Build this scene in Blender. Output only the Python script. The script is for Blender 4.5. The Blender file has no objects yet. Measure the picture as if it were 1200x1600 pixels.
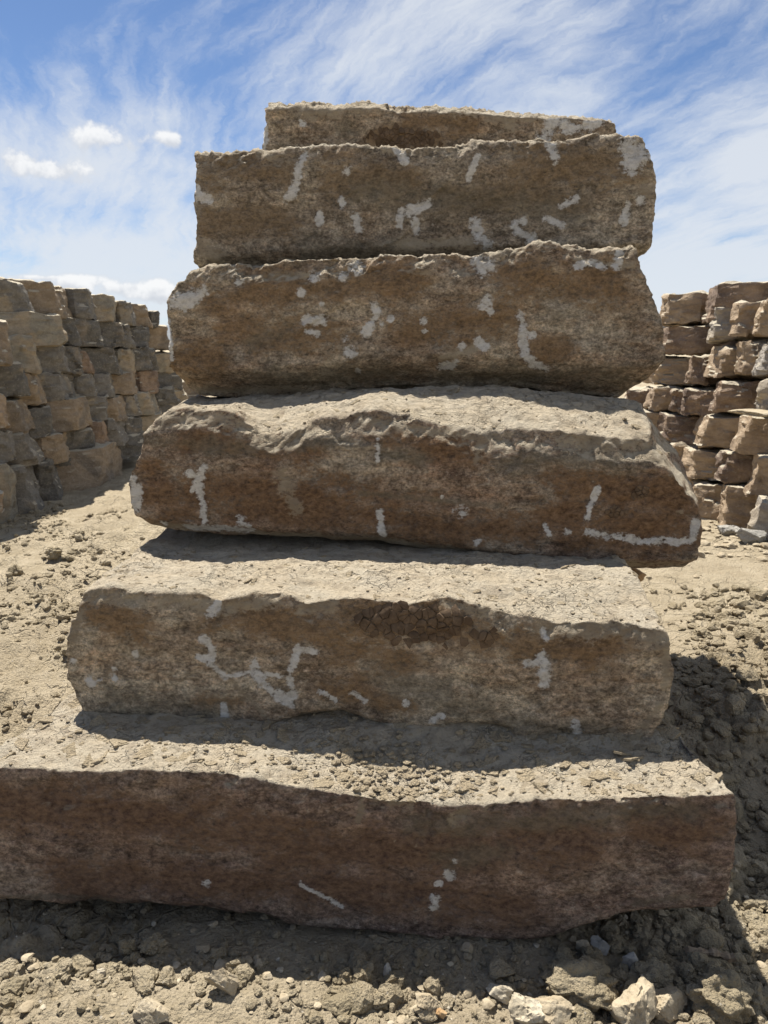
import bpy, math, random
import numpy as np
from mathutils import Vector
from mathutils.bvhtree import BVHTree

random.seed(7)
RNG = np.random.default_rng(11)
C = bpy.context.scene.collection
SC = bpy.context.scene

# ------------------------------------------------------------------ camera
CAM_H = 1.55
PITCH = math.radians(12.5)
FPX = 1150.0                      # focal length in photo pixels (photo is 1200 x 1600)
cam = bpy.data.cameras.new('camera')
cam.sensor_fit = 'HORIZONTAL'
cam.sensor_width = 36.0
cam.lens = 36.0 * FPX / 1200.0
cam.clip_start = 0.05
cam.clip_end = 4000.0
cam.dof.use_dof = True
cam.dof.focus_distance = 2.5
cam.dof.aperture_fstop = 9.0
cam_ob = bpy.data.objects.new('camera', cam)
C.objects.link(cam_ob)
cam_ob.location = (0, 0, CAM_H)
cam_ob.rotation_euler = (math.radians(90) - PITCH, 0, 0)
SC.camera = cam_ob

# ------------------------------------------------------------------ sun, sky, exposure
SUN_EL = math.radians(64)
SUN_AZ = math.radians(-31)        # measured from +Y (view direction) towards +X
sun_dir = Vector((math.sin(SUN_AZ) * math.cos(SUN_EL), math.cos(SUN_AZ) * math.cos(SUN_EL), math.sin(SUN_EL)))
sun = bpy.data.lights.new('sun', 'SUN')
sun.energy = 4.6
sun.angle = math.radians(0.5)
sun.color = (1.0, 0.955, 0.88)
sun_ob = bpy.data.objects.new('sun', sun)
C.objects.link(sun_ob)
sun_ob.rotation_euler = sun_dir.to_track_quat('Z', 'Y').to_euler()

SC.view_settings.view_transform = 'Standard'
SC.view_settings.look = 'None'
SC.view_settings.gamma = 1.0
SC.view_settings.exposure = 1.08
SC.view_settings.use_curve_mapping = False


# ------------------------------------------------------------------ node helper
class NT:
    def __init__(s, tree):
        s.t = tree
        s.L = tree.links

    def n(s, typ, **kw):
        nd = s.t.nodes.new(typ)
        for k, v in kw.items():
            setattr(nd, k, v)
        return nd

    def put(s, sock, v):
        if isinstance(v, bpy.types.NodeSocket):
            s.L.new(v, sock)
        elif v is not None:
            if sock.type == 'RGBA' and len(v) == 3:
                v = (*v, 1.0)
            sock.default_value = v

    def math(s, op, a, b=None, c=None, clamp=False):
        nd = s.n('ShaderNodeMath', operation=op, use_clamp=clamp)
        s.put(nd.inputs[0], a)
        if b is not None: s.put(nd.inputs[1], b)
        if c is not None: s.put(nd.inputs[2], c)
        return nd.outputs[0]

    def vmath(s, op, a, b=None, out=0):
        nd = s.n('ShaderNodeVectorMath', operation=op)
        s.put(nd.inputs[0], a)
        if b is not None: s.put(nd.inputs[1], b)
        return nd.outputs[out]

    def mix(s, f, a, b, blend='MIX'):
        nd = s.n('ShaderNodeMix', data_type='RGBA', blend_type=blend)
        s.put(nd.inputs[0], f)
        s.put(nd.inputs[6], a)
        s.put(nd.inputs[7], b)
        return nd.outputs[2]

    def smooth(s, v, lo, hi, a=0.0, b=1.0):
        nd = s.n('ShaderNodeMapRange', interpolation_type='SMOOTHSTEP')
        s.put(nd.inputs[0], v)
        nd.inputs[1].default_value = lo
        nd.inputs[2].default_value = hi
        nd.inputs[3].default_value = a
        nd.inputs[4].default_value = b
        return nd.outputs[0]

    def noise(s, vec, scale, detail=4.0, rough=0.55, dist=0.0, out=0, lac=2.0):
        nd = s.n('ShaderNodeTexNoise')
        s.put(nd.inputs['Vector'], vec)
        nd.inputs['Scale'].default_value = scale
        nd.inputs['Detail'].default_value = detail
        nd.inputs['Roughness'].default_value = rough
        nd.inputs['Distortion'].default_value = dist
        nd.inputs['Lacunarity'].default_value = lac
        return nd.outputs[out]

    def voro(s, vec, scale, feature='F1', out='Distance', rnd=1.0):
        nd = s.n('ShaderNodeTexVoronoi', feature=feature)
        s.put(nd.inputs['Vector'], vec)
        nd.inputs['Scale'].default_value = scale
        nd.inputs['Randomness'].default_value = rnd
        return nd.outputs[out]

    def mapping(s, vec, scale=(1, 1, 1), rot=(0, 0, 0), loc=(0, 0, 0)):
        nd = s.n('ShaderNodeMapping')
        s.put(nd.inputs[0], vec)
        nd.inputs['Location'].default_value = loc
        nd.inputs['Rotation'].default_value = rot
        nd.inputs['Scale'].default_value = scale
        return nd.outputs[0]


def ray(px, py):
    """direction of a photo pixel, from the camera"""
    r = (px - 600.0) / FPX
    u = (800.0 - py) / FPX
    return Vector((r, math.cos(PITCH) + u * math.sin(PITCH), -math.sin(PITCH) + u * math.cos(PITCH)))


def at_y(px, py, Y):
    d = ray(px, py)
    t = Y / d.y
    return Vector((d.x * t, Y, CAM_H + d.z * t))


def at_pl(px, py, Y, k):
    """pixel onto the upright plane y = Y + k x"""
    d = ray(px, py)
    t = Y / (d.y - k * d.x)
    return Vector((d.x * t, d.y * t, CAM_H + d.z * t))


def at_z(px, py, Z):
    d = ray(px, py)
    t = (Z - CAM_H) / d.z
    return Vector((d.x * t, d.y * t, Z))


# ------------------------------------------------------------------ world: Nishita sky with thin cirrus and a few small cumulus
world = bpy.data.worlds.new('World')
SC.world = world
world.use_nodes = True
wt = world.node_tree
wt.nodes.clear()
W = NT(wt)
SKY_STRENGTH = 0.062
sky = W.n('ShaderNodeTexSky', sky_type='NISHITA')
sky.sun_disc = False
sky.sun_elevation = SUN_EL
sky.sun_rotation = SUN_AZ
sky.altitude = 1500
sky.air_density = 1.0
sky.dust_density = 0.3
sky.ozone_density = 3.0
dirv = W.n('ShaderNodeTexCoord').outputs['Generated']
dirn = W.vmath('NORMALIZE', dirv)
sx = W.n('ShaderNodeSeparateXYZ')
W.put(sx.inputs[0], dirn)
dx, dy, dz = sx.outputs
den = W.math('ADD', W.math('MAXIMUM', dz, 0.0), 0.30)
cmb = W.n('ShaderNodeCombineXYZ')
W.put(cmb.inputs[0], W.math('DIVIDE', dx, den))
W.put(cmb.inputs[1], W.math('DIVIDE', dy, den))
plane = cmb.outputs[0]
# cirrus: fibres along two bent directions on the cloud plane, torn by finer noise
warp = W.noise(plane, 0.9, 2, 0.5, out=1)
warped = W.vmath('ADD', plane, W.vmath('MULTIPLY', W.vmath('SUBTRACT', warp, (0.5, 0.5, 0.5)), (0.5, 0.5, 0.0)))
jit = W.noise(plane, 14.0, 5, 0.65, out=1)
torn = W.vmath('ADD', warped, W.vmath('MULTIPLY', W.vmath('SUBTRACT', jit, (0.5, 0.5, 0.5)), (0.07, 0.07, 0.0)))
fib = W.noise(W.mapping(W.mapping(torn, rot=(0, 0, math.radians(50))), scale=(0.8, 3.6, 1.0)), 1.7, 9, 0.62)
fine = W.noise(W.mapping(W.mapping(torn, rot=(0, 0, math.radians(64))), scale=(0.8, 4.6, 1.0), loc=(2.2, 0.7, 0)), 3.6, 8, 0.66)
puffy = W.noise(W.mapping(torn, loc=(5.0, 1.0, 0)), 5.5, 8, 0.68)
broad = W.noise(W.mapping(plane, loc=(3.1, 0.4, 0)), 1.5, 3, 0.55)
cov = W.math('ADD', W.math('MULTIPLY', fib, 0.44), W.math('ADD', W.math('MULTIPLY', fine, 0.40), W.math('MULTIPLY', puffy, 0.16)))
cov = W.math('ADD', cov, W.math('MULTIPLY', W.math('SUBTRACT', broad, 0.5), 0.85))
cov = W.math('ADD', cov, W.math('MULTIPLY', dx, 0.14))
low = W.math('SUBTRACT', 1.0, W.smooth(dz, 0.0, 0.40))
cov = W.math('ADD', cov, W.math('MULTIPLY', low, 0.22))
cir = W.smooth(cov, 0.38, 0.73)
cir = W.math('MULTIPLY', cir, 0.86)
# blue of the clear sky: the Nishita sky, with the white balance of the phone camera
blue = W.mix(1.0, sky.outputs[0], (0.75, 0.79, 0.86), 'MULTIPLY')
col = W.mix(cir, blue, (5.9, 6.2, 6.6))
# small cumulus at given directions: (pixel x, y, half width, half height)
puffs = [(66, 262, 70, 17), (36, 252, 44, 20), (165, 216, 48, 20), (266, 216, 20, 11),
         (120, 442, 60, 15), (190, 452, 60, 17), (235, 455, 42, 16), (60, 434, 60, 7)]
cn = W.noise(dirn, 17.0, 8, 0.58)
cn2 = W.noise(dirn, 50.0, 5, 0.6)
jag = W.math('ADD', W.math('MULTIPLY', W.math('SUBTRACT', cn, 0.5), 2.7), W.math('MULTIPLY', W.math('SUBTRACT', cn2, 0.5), 1.2))
tot = None
shade = None
for (px, py, hw, hh) in puffs:
    d0 = ray(px, py).normalized()
    r = Vector((d0.y, -d0.x, 0)).normalized()
    u = r.cross(d0).normalized()
    sc = d0.dot(ray(600, 800)) * 1.0
    a = W.math('MULTIPLY', W.vmath('DOT_PRODUCT', dirn, tuple(r), out=1), FPX / (hw * 1.0))
    b0 = W.math('SUBTRACT', W.vmath('DOT_PRODUCT', dirn, tuple(u), out=1), 0.0)
    b = W.math('MULTIPLY', b0, FPX / (hh * 1.0))
    rr = W.math('SQRT', W.math('ADD', W.math('MULTIPLY', a, a), W.math('MULTIPLY', b, b)))
    front = W.math('GREATER_THAN', W.vmath('DOT_PRODUCT', dirn, tuple(d0), out=1), 0.5)
    m = W.math('MULTIPLY', W.smooth(W.math('ADD', W.math('SUBTRACT', 1.0, rr), jag), 0.02, 0.55), front)
    sh = W.math('MULTIPLY', m, W.smooth(W.math('ADD', b, W.math('MULTIPLY', W.math('SUBTRACT', cn2, 0.5), 3.0)), -0.9, 0.5))
    tot = m if tot is None else W.math('MAXIMUM', tot, m)
    shade = sh if shade is None else W.math('MAXIMUM', shade, sh)
cc = W.mix(shade, (5.0, 5.25, 5.7), (7.3, 7.35, 7.4))
col = W.mix(W.math('MULTIPLY', tot, 0.93), col, cc)
bg = W.n('ShaderNodeBackground')
W.put(bg.inputs[0], col)
bg.inputs[1].default_value = SKY_STRENGTH
wo = W.n('ShaderNodeOutputWorld')
W.L.new(bg.outputs[0], wo.inputs[0])


# ------------------------------------------------------------------ numpy noise
def _hash(ix, iy, iz, seed):
    h = (ix.astype(np.uint32) * np.uint32(374761393) + iy.astype(np.uint32) * np.uint32(668265263)
         + iz.astype(np.uint32) * np.uint32(2147483647) + np.uint32(seed * 1013904223 & 0xffffffff))
    h = (h ^ (h >> np.uint32(13))) * np.uint32(1274126177)
    h = h ^ (h >> np.uint32(16))
    h = h * np.uint32(2246822519)
    return h ^ (h >> np.uint32(15))


_G = np.array([[1, 1, 0], [-1, 1, 0], [1, -1, 0], [-1, -1, 0], [1, 0, 1], [-1, 0, 1], [1, 0, -1], [-1, 0, -1],
               [0, 1, 1], [0, -1, 1], [0, 1, -1], [0, -1, -1]], dtype=np.float64)


def perlin(p, seed=0):
    i = np.floor(p).astype(np.int64)
    f = p - i
    u = f * f * f * (f * (f * 6 - 15) + 10)
    out = np.zeros(len(p))
    for a in (0, 1):
        wx = u[:, 0] if a else 1 - u[:, 0]
        for b in (0, 1):
            wy = u[:, 1] if b else 1 - u[:, 1]
            for c in (0, 1):
                wz = u[:, 2] if c else 1 - u[:, 2]
                g = _G[_hash(i[:, 0] + a, i[:, 1] + b, i[:, 2] + c, seed) % np.uint32(12)]
                d = g[:, 0] * (f[:, 0] - a) + g[:, 1] * (f[:, 1] - b) + g[:, 2] * (f[:, 2] - c)
                out += wx * wy * wz * d
    return out                              # about -0.8 .. 0.8


def fbm(p, scale, octv=4, gain=0.5, seed=0, ridged=False):
    p = np.asarray(p, dtype=np.float64)
    s = np.array(scale, dtype=np.float64) * np.ones(3)
    out = np.zeros(len(p))
    amp = 1.0
    for o in range(octv):
        v = perlin(p * s + o * 17.3, seed + o * 31)
        if ridged:
            v = 0.5 - np.abs(v) * 1.4
        out += v * amp
        amp *= gain
        s = s * 2.03
    return out


def worley(p, seed=0):
    i = np.floor(p).astype(np.int64)
    f1 = np.full(len(p), 9.0)
    f2 = np.full(len(p), 9.0)
    for a in (-1, 0, 1):
        for b in (-1, 0, 1):
            for c in (-1, 0, 1):
                ii = i + np.array([a, b, c])
                h = _hash(ii[:, 0], ii[:, 1], ii[:, 2], seed)
                q = np.stack([(h & np.uint32(1023)), ((h >> np.uint32(10)) & np.uint32(1023)), ((h >> np.uint32(20)) & np.uint32(1023))], 1) / 1023.0
                d = np.sqrt((((ii + q) - p) ** 2).sum(1))
                f2 = np.minimum(f2, np.maximum(f1, d))
                f1 = np.minimum(f1, d)
    return f1, f2


def facets(p, seed=0):
    """broken-stone relief: every cell of a random tiling is its own tilted plane"""
    i = np.floor(p).astype(np.int64)
    best = np.full(len(p), 9.0)
    out = np.zeros(len(p))
    for a in (-1, 0, 1):
        for b in (-1, 0, 1):
            for c in (-1, 0, 1):
                ii = i + np.array([a, b, c])
                h = _hash(ii[:, 0], ii[:, 1], ii[:, 2], seed)
                q = np.stack([(h & np.uint32(1023)), ((h >> np.uint32(10)) & np.uint32(1023)), ((h >> np.uint32(20)) & np.uint32(1023))], 1) / 1023.0
                e = p - (ii + q)
                d = np.sqrt((e ** 2).sum(1))
                h2 = _hash(ii[:, 0], ii[:, 1], ii[:, 2], seed + 77)
                g = np.stack([(h2 & np.uint32(1023)), ((h2 >> np.uint32(10)) & np.uint32(1023)), ((h2 >> np.uint32(20)) & np.uint32(1023))], 1) / 511.5 - 1.0
                v = (e * g).sum(1) + (h2 >> np.uint32(8) & np.uint32(255)) / 255.0 * 0.35 - 0.17
                m = d < best
                best = np.where(m, d, best)
                out = np.where(m, v, out)
    return out


def sstep(x, lo, hi):
    t = np.clip((x - lo) / (hi - lo), 0, 1)
    return t * t * (3 - 2 * t)


# ------------------------------------------------------------------ mesh helpers
def mesh_from(name, V, F, mat, smooth=True, sharp=None):
    """V (n,3), F (m,3|4) arrays -> mesh datablock"""
    me = bpy.data.meshes.new(name)
    V = np.asarray(V, dtype=np.float32)
    F = np.asarray(F, dtype=np.int32)
    k = F.shape[1]
    me.vertices.add(len(V))
    me.vertices.foreach_set('co', V.ravel())
    me.loops.add(F.size)
    me.loops.foreach_set('vertex_index', F.ravel())
    me.polygons.add(len(F))
    me.polygons.foreach_set('loop_start', np.arange(0, F.size, k, dtype=np.int32))
    me.polygons.foreach_set('loop_total', np.full(len(F), k, dtype=np.int32))
    me.update(calc_edges=True)
    me.polygons.foreach_set('use_smooth', np.full(len(F), bool(smooth)))
    if sharp is not None and hasattr(me, 'set_sharp_from_angle'):
        me.set_sharp_from_angle(angle=sharp)
    if mat is not None:
        me.materials.append(mat)
    return me


def link(name, me, parent=None, loc=None):
    o = bpy.data.objects.new(name, me)
    C.objects.link(o)
    if parent is not None:
        o.parent = parent
    if loc is not None:
        o.location = loc
    return o


def tag(o, label=None, cat=None, group=None, kind=None):
    if label: o['label'] = label
    if cat: o['category'] = cat
    if group: o['group'] = group
    if kind: o['kind'] = kind
    return o


def vnormals(V, F):
    a, b, c = V[F[:, 0]], V[F[:, 1]], V[F[:, 2]]
    d = V[F[:, 3]] if F.shape[1] == 4 else c
    n = np.cross(c - a, d - b) if F.shape[1] == 4 else np.cross(b - a, c - a)
    N = np.zeros_like(V)
    for k in range(F.shape[1]):
        for ax in range(3):
            N[:, ax] += np.bincount(F[:, k], weights=n[:, ax], minlength=len(V))
    return N / (np.linalg.norm(N, axis=1, keepdims=True) + 1e-12)


def box_lattice(tx, ty, tz):
    """surface lattice of a box; tx, ty, tz rising 0..1 positions -> verts (n,3) in 0..1, quads facing out"""
    nx, ny, nz = len(tx) - 1, len(ty) - 1, len(tz) - 1
    faces = []

    def grid(fn, n, m, flip):
        i, j = np.meshgrid(np.arange(n), np.arange(m), indexing='ij')
        i, j = i.ravel(), j.ravel()
        q = [fn(i, j), fn(i + 1, j), fn(i + 1, j + 1), fn(i, j + 1)]
        if flip: q = q[::-1]
        faces.append(np.stack(q, 1))

    def idx(i, j, k):
        return (i * (ny + 1) + j) * (nz + 1) + k
    grid(lambda i, j: idx(i, 0 * i, j), nx, nz, False)           # y=0 (front)
    grid(lambda i, j: idx(i, 0 * i + ny, j), nx, nz, True)
    grid(lambda i, j: idx(i, j, 0 * i), nx, ny, True)            # z=0
    grid(lambda i, j: idx(i, j, 0 * i + nz), nx, ny, False)
    grid(lambda i, j: idx(0 * i, i, j), ny, nz, True)            # x=0
    grid(lambda i, j: idx(0 * i + nx, i, j), ny, nz, False)
    F = np.concatenate(faces)
    u, inv = np.unique(F, return_inverse=True)
    F = inv.reshape(F.shape)
    i = u // ((ny + 1) * (nz + 1))
    j = (u // (nz + 1)) % (ny + 1)
    k = u % (nz + 1)
    return np.stack([np.asarray(tx)[i], np.asarray(ty)[j], np.asarray(tz)[k]], 1), F


def round_box(P, h, r):
    """P in 0..1; h full sizes; r radius array/scalar -> rounded positions in 0..1 and how much of an edge each point is"""
    h = np.asarray(h, float)
    half = h / 2
    p = (P - 0.5) * h
    r = np.minimum(np.asarray(r) * np.ones(len(P)), half.min() * 0.95)[:, None]
    inner = np.clip(p, -half + r, half - r)
    d = p - inner
    ln = np.linalg.norm(d, axis=1, keepdims=True)
    q = inner + d / np.maximum(ln, 1e-9) * r
    edge = np.clip((ln[:, 0] / np.maximum(r[:, 0], 1e-9) - 1.0) / 0.41, 0, 1)
    return q / h + 0.5, edge


_t = (1 + 5 ** 0.5) / 2
_IV = np.array([[-1, _t, 0], [1, _t, 0], [-1, -_t, 0], [1, -_t, 0], [0, -1, _t], [0, 1, _t], [0, -1, -_t], [0, 1, -_t],
                [_t, 0, -1], [_t, 0, 1], [-_t, 0, -1], [-_t, 0, 1]], float)
_IV /= np.linalg.norm(_IV[0])
_IF = np.array([[0, 11, 5], [0, 5, 1], [0, 1, 7], [0, 7, 10], [0, 10, 11], [1, 5, 9], [5, 11, 4], [11, 10, 2], [10, 7, 6], [7, 1, 8],
                [3, 9, 4], [3, 4, 2], [3, 2, 6], [3, 6, 8], [3, 8, 9], [4, 9, 5], [2, 4, 11], [6, 2, 10], [8, 6, 7], [9, 8, 1]])


def ico(level):
    V, F = _IV.copy(), _IF.copy()
    for _ in range(level):
        V = list(map(tuple, V))
        cache = {}
        nf = []

        def mid(a, b):
            k = (min(a, b), max(a, b))
            if k not in cache:
                m = np.array(V[a]) + np.array(V[b])
                V.append(tuple(m / np.linalg.norm(m)))
                cache[k] = len(V) - 1
            return cache[k]
        for a, b, c in F:
            ab, bc, ca = mid(a, b), mid(b, c), mid(c, a)
            nf += [[a, ab, ca], [b, bc, ab], [c, ca, bc], [ab, bc, ca]]
        V, F = np.array(V), np.array(nf)
    return V, F


def rock_shape(level, seed, cuts=7, rough=0.10, depth=(0.55, 0.85)):
    """unit broken stone: a ball cut by random planes, then roughened"""
    rs = np.random.default_rng(seed)
    V, F = ico(level)
    for _ in range(cuts):
        n = rs.normal(size=3)
        n /= np.linalg.norm(n)
        d = rs.uniform(*depth)
        V = V - np.maximum(0, V @ n - d)[:, None] * n
    V = V + V * (fbm(V + seed * 3.1, 2.2, 3, 0.55, seed)[:, None] * rough * 1.6)
    return V, F


def clod_shape(level, seed, lump=0.30):
    """unit clod of dry earth: lumpy, knobbly"""
    V, F = ico(level)
    P = V + seed * 5.7
    f1, _f2 = worley(P * 1.9, seed)
    r = 0.78 + fbm(P, 1.3, 2, 0.5, seed) * lump + (0.42 - f1) * 0.38
    return V * r[:, None], F


# ------------------------------------------------------------------ materials
def new_mat(name):
    m = bpy.data.materials.new(name)
    m.use_nodes = True
    m.node_tree.nodes.clear()
    return m, NT(m.node_tree)


def finish(N, colr, rough, height=None, dist=0.004, strength=1.0):
    b = N.n('ShaderNodeBsdfPrincipled')
    N.put(b.inputs['Base Color'], colr)
    N.put(b.inputs['Roughness'], rough)
    b.inputs['Specular IOR Level'].default_value = 0.18
    if height is not None:
        bp = N.n('ShaderNodeBump')
        bp.inputs['Strength'].default_value = strength
        bp.inputs['Distance'].default_value = dist
        N.put(bp.inputs['Height'], height)
        N.L.new(bp.outputs[0], b.inputs['Normal'])
    o = N.n('ShaderNodeOutputMaterial')
    N.L.new(b.outputs[0], o.inputs[0])


def block_material(name, dark, mid, tan, rust, rust_amt, dust=(0.50, 0.418, 0.298), tan_amt=0.5, seed=0.0, band=0.0):
    """weathered sandstone: stained brown faces, pale dusty top, white scrapes held in the vertex attributes"""
    m, N = new_mat(name)
    co = N.mapping(N.n('ShaderNodeTexCoord').outputs['Object'], loc=(seed, seed * 0.7, seed * 1.3))
    big = N.noise(co, 2.1, 4, 0.6, 0.3)
    med = N.noise(N.mapping(co, scale=(1, 1, 1.7)), 7.0, 7, 0.66, 0.4)
    bed = N.noise(N.mapping(co, scale=(1, 1, 5.5)), 5.0, 6, 0.6, 0.2)
    grain = N.noise(co, 75, 5, 0.7)
    speck = N.noise(N.mapping(co, scale=(1, 1, 1.5)), 46, 6, 0.76)
    spots = N.noise(co, 15, 3, 0.6, 0.6)
    c = N.mix(N.smooth(med, 0.34, 0.66), dark, mid)
    c = N.mix(N.math('MULTIPLY', N.smooth(big, 0.42, 0.60), tan_amt), c, tan)
    big2 = N.noise(N.mapping(co, loc=(9.1, 4.2, 7.7), scale=(1, 1, 1.5)), 3.4, 5, 0.62, 0.5)
    c = N.mix(N.smooth(big2, 0.50, 0.66, 0, 0.48), c, rust)
    c = N.mix(N.smooth(big2, 0.46, 0.34, 0, 0.55), c, N.mix(0.35, dark, mid))
    c = N.mix(N.math('MULTIPLY', N.smooth(bed, 0.47, 0.66), rust_amt), c, rust)
    c = N.mix(N.math('MULTIPLY', N.smooth(spots, 0.58, 0.70), 0.55), c, dark)
    if band:
        c = N.mix(N.math('MULTIPLY', N.smooth(N.noise(N.mapping(co, scale=(1, 1, 9)), 3.0, 5, 0.6), 0.52, 0.66), band), c, (0.20, 0.185, 0.15))
    c = N.mix(N.smooth(speck, 0.52, 0.66, 0, 0.66), c, N.mix(0.60, tan, (0.42, 0.37, 0.29)))
    c = N.mix(N.smooth(speck, 0.50, 0.36, 0, 0.60), c, N.mix(1.0, dark, (0.45, 0.42, 0.40), 'MULTIPLY'))
    c = N.mix(N.smooth(grain, 0.55, 0.75, 0, 0.35), c, (0.40, 0.35, 0.27))
    gpatch = N.noise(N.mapping(co, loc=(3.3, 8.8, 1.7), scale=(1, 1, 1.6)), 4.2, 6, 0.66, 0.4)
    c = N.mix(N.smooth(gpatch, 0.50, 0.64, 0, 0.55), c, N.mix(0.4, tan, (0.27, 0.25, 0.215)))
    mot = N.noise(N.mapping(co, loc=(1.1, 2.2, 3.3), scale=(1, 1, 1.7)), 19, 10, 0.76, 0.3)
    mot2 = N.noise(N.mapping(co, loc=(7.1, 5.2, 0.3), scale=(1, 1, 1.3)), 85, 6, 0.75)
    f1_ = N.smooth(mot, 0.34, 0.66, 0.58, 1.66)
    f2_ = N.smooth(mot2, 0.36, 0.64, 0.62, 1.38)
    fm_ = N.math('MULTIPLY', f1_, f2_)
    cb = N.n('ShaderNodeCombineColor')
    for q in range(3): N.put(cb.inputs[q], fm_)
    c = N.mix(1.0, c, cb.outputs[0], 'MULTIPLY')
    hs = N.n('ShaderNodeHueSaturation')
    hs.inputs['Saturation'].default_value = 0.80
    hs.inputs['Value'].default_value = 1.12
    N.put(hs.inputs['Color'], c)
    c = hs.outputs[0]
    # attributes: r = white scrape, g = pale clinging dust, b = grey-green film
    at = N.n('ShaderNodeAttribute', attribute_name='marks')
    sp = N.n('ShaderNodeSeparateColor')
    N.put(sp.inputs[0], at.outputs['Color'])
    nz1 = N.math('MULTIPLY', N.math('SUBTRACT', N.noise(co, 38, 6, 0.7), 0.5), 1.5)
    nz2 = N.math('MULTIPLY', N.math('SUBTRACT', N.noise(co, 11, 6, 0.68), 0.5), 1.6)
    nz3 = N.math('MULTIPLY', N.math('SUBTRACT', speck, 0.5), 2.2)
    nz4 = N.math('MULTIPLY', N.math('SUBTRACT', N.noise(N.mapping(co, scale=(1, 1, 1.8)), 6.0, 7, 0.66, 0.4), 0.5), 2.4)
    k_ = N.smooth(N.math('ADD', N.math('MULTIPLY', at.outputs['Alpha'], 1.1), N.math('ADD', nz4, nz3)), 0.30, 1.05, 0, 0.85)
    c = N.mix(k_, c, N.mix(N.smooth(speck, 0.36, 0.62), N.mix(1.0, dark, (0.80, 0.76, 0.74), 'MULTIPLY'), N.mix(0.55, mid, rust)))
    g_ = N.smooth(N.math('ADD', sp.outputs[2], N.math('ADD', nz2, nz1)), 0.25, 0.95, 0, 0.55)
    c = N.mix(g_, c, N.mix(N.smooth(speck, 0.38, 0.62), (0.15, 0.13, 0.092), (0.25, 0.22, 0.16)))
    t_ = N.smooth(N.math('ADD', N.math('MULTIPLY', sp.outputs[1], 1.1), N.math('ADD', N.math('ADD', nz1, nz3), nz2)), 0.42, 0.95, 0, 0.8)
    c = N.mix(t_, c, N.mix(N.smooth(med, 0.4, 0.6), dust, (0.36, 0.29, 0.20)))
    w_ = N.math('MULTIPLY', N.smooth(N.math('ADD', N.math('MULTIPLY', sp.outputs[0], 1.15), N.math('ADD', N.math('ADD', nz1, nz3), N.math('ADD', N.math('MULTIPLY', nz2, 1.5), N.math('MULTIPLY', N.math('SUBTRACT', mot, 0.5), 1.8)))), 0.22, 0.74, 0, 0.98), N.smooth(sp.outputs[0], 0.02, 0.2))
    c = N.mix(w_, c, N.mix(N.smooth(speck, 0.35, 0.6), (0.64, 0.60, 0.53), (0.86, 0.825, 0.76)))
    # dust lies on what faces up
    ge = N.n('ShaderNodeNewGeometry')
    sn = N.n('ShaderNodeSeparateXYZ')
    N.put(sn.inputs[0], ge.outputs['Normal'])
    up = N.math('ADD', sn.outputs[2], N.math('MULTIPLY', N.math('SUBTRACT', med, 0.5), 0.7))
    dcol = N.mix(N.smooth(med, 0.35, 0.68), dust, N.mix(0.45, dust, (0.55, 0.50, 0.40)))
    dcol = N.mix(N.smooth(spots, 0.52, 0.66, 0, 0.50), dcol, (0.28, 0.22, 0.15))
    dcol = N.mix(N.smooth(big2, 0.52, 0.64, 0, 0.5), dcol, (0.50, 0.44, 0.335))
    dcol = N.mix(N.smooth(speck, 0.52, 0.36, 0, 0.45), dcol, (0.27, 0.22, 0.16))
    scal = N.voro(N.vmath('ADD', co, N.vmath('MULTIPLY', N.noise(co, 13, 4, 0.6, out=1), (0.12, 0.12, 0.12))), 19, 'DISTANCE_TO_EDGE')
    fcr = N.math('MULTIPLY', N.smooth(scal, 0.05, 0.0), N.smooth(N.noise(co, 5, 2, 0.5), 0.46, 0.60))
    upf = N.smooth(up, 0.40, 0.72)
    c = N.mix(upf, c, dcol)
    hgt = N.math('ADD', N.math('MULTIPLY', speck, 1.0), N.math('MULTIPLY', grain, 0.45))
    hgt = N.math('ADD', hgt, N.math('ADD', N.math('MULTIPLY', med, 1.3), N.math('MULTIPLY', mot, 1.5)))
    hgt = N.math('SUBTRACT', N.math('ADD', hgt, N.math('MULTIPLY', w_, 0.10)), N.math('MULTIPLY', N.math('MULTIPLY', fcr, upf), 1.1))
    finish(N, c, 0.93, hgt, 0.018, 1.0)
    return m


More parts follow.
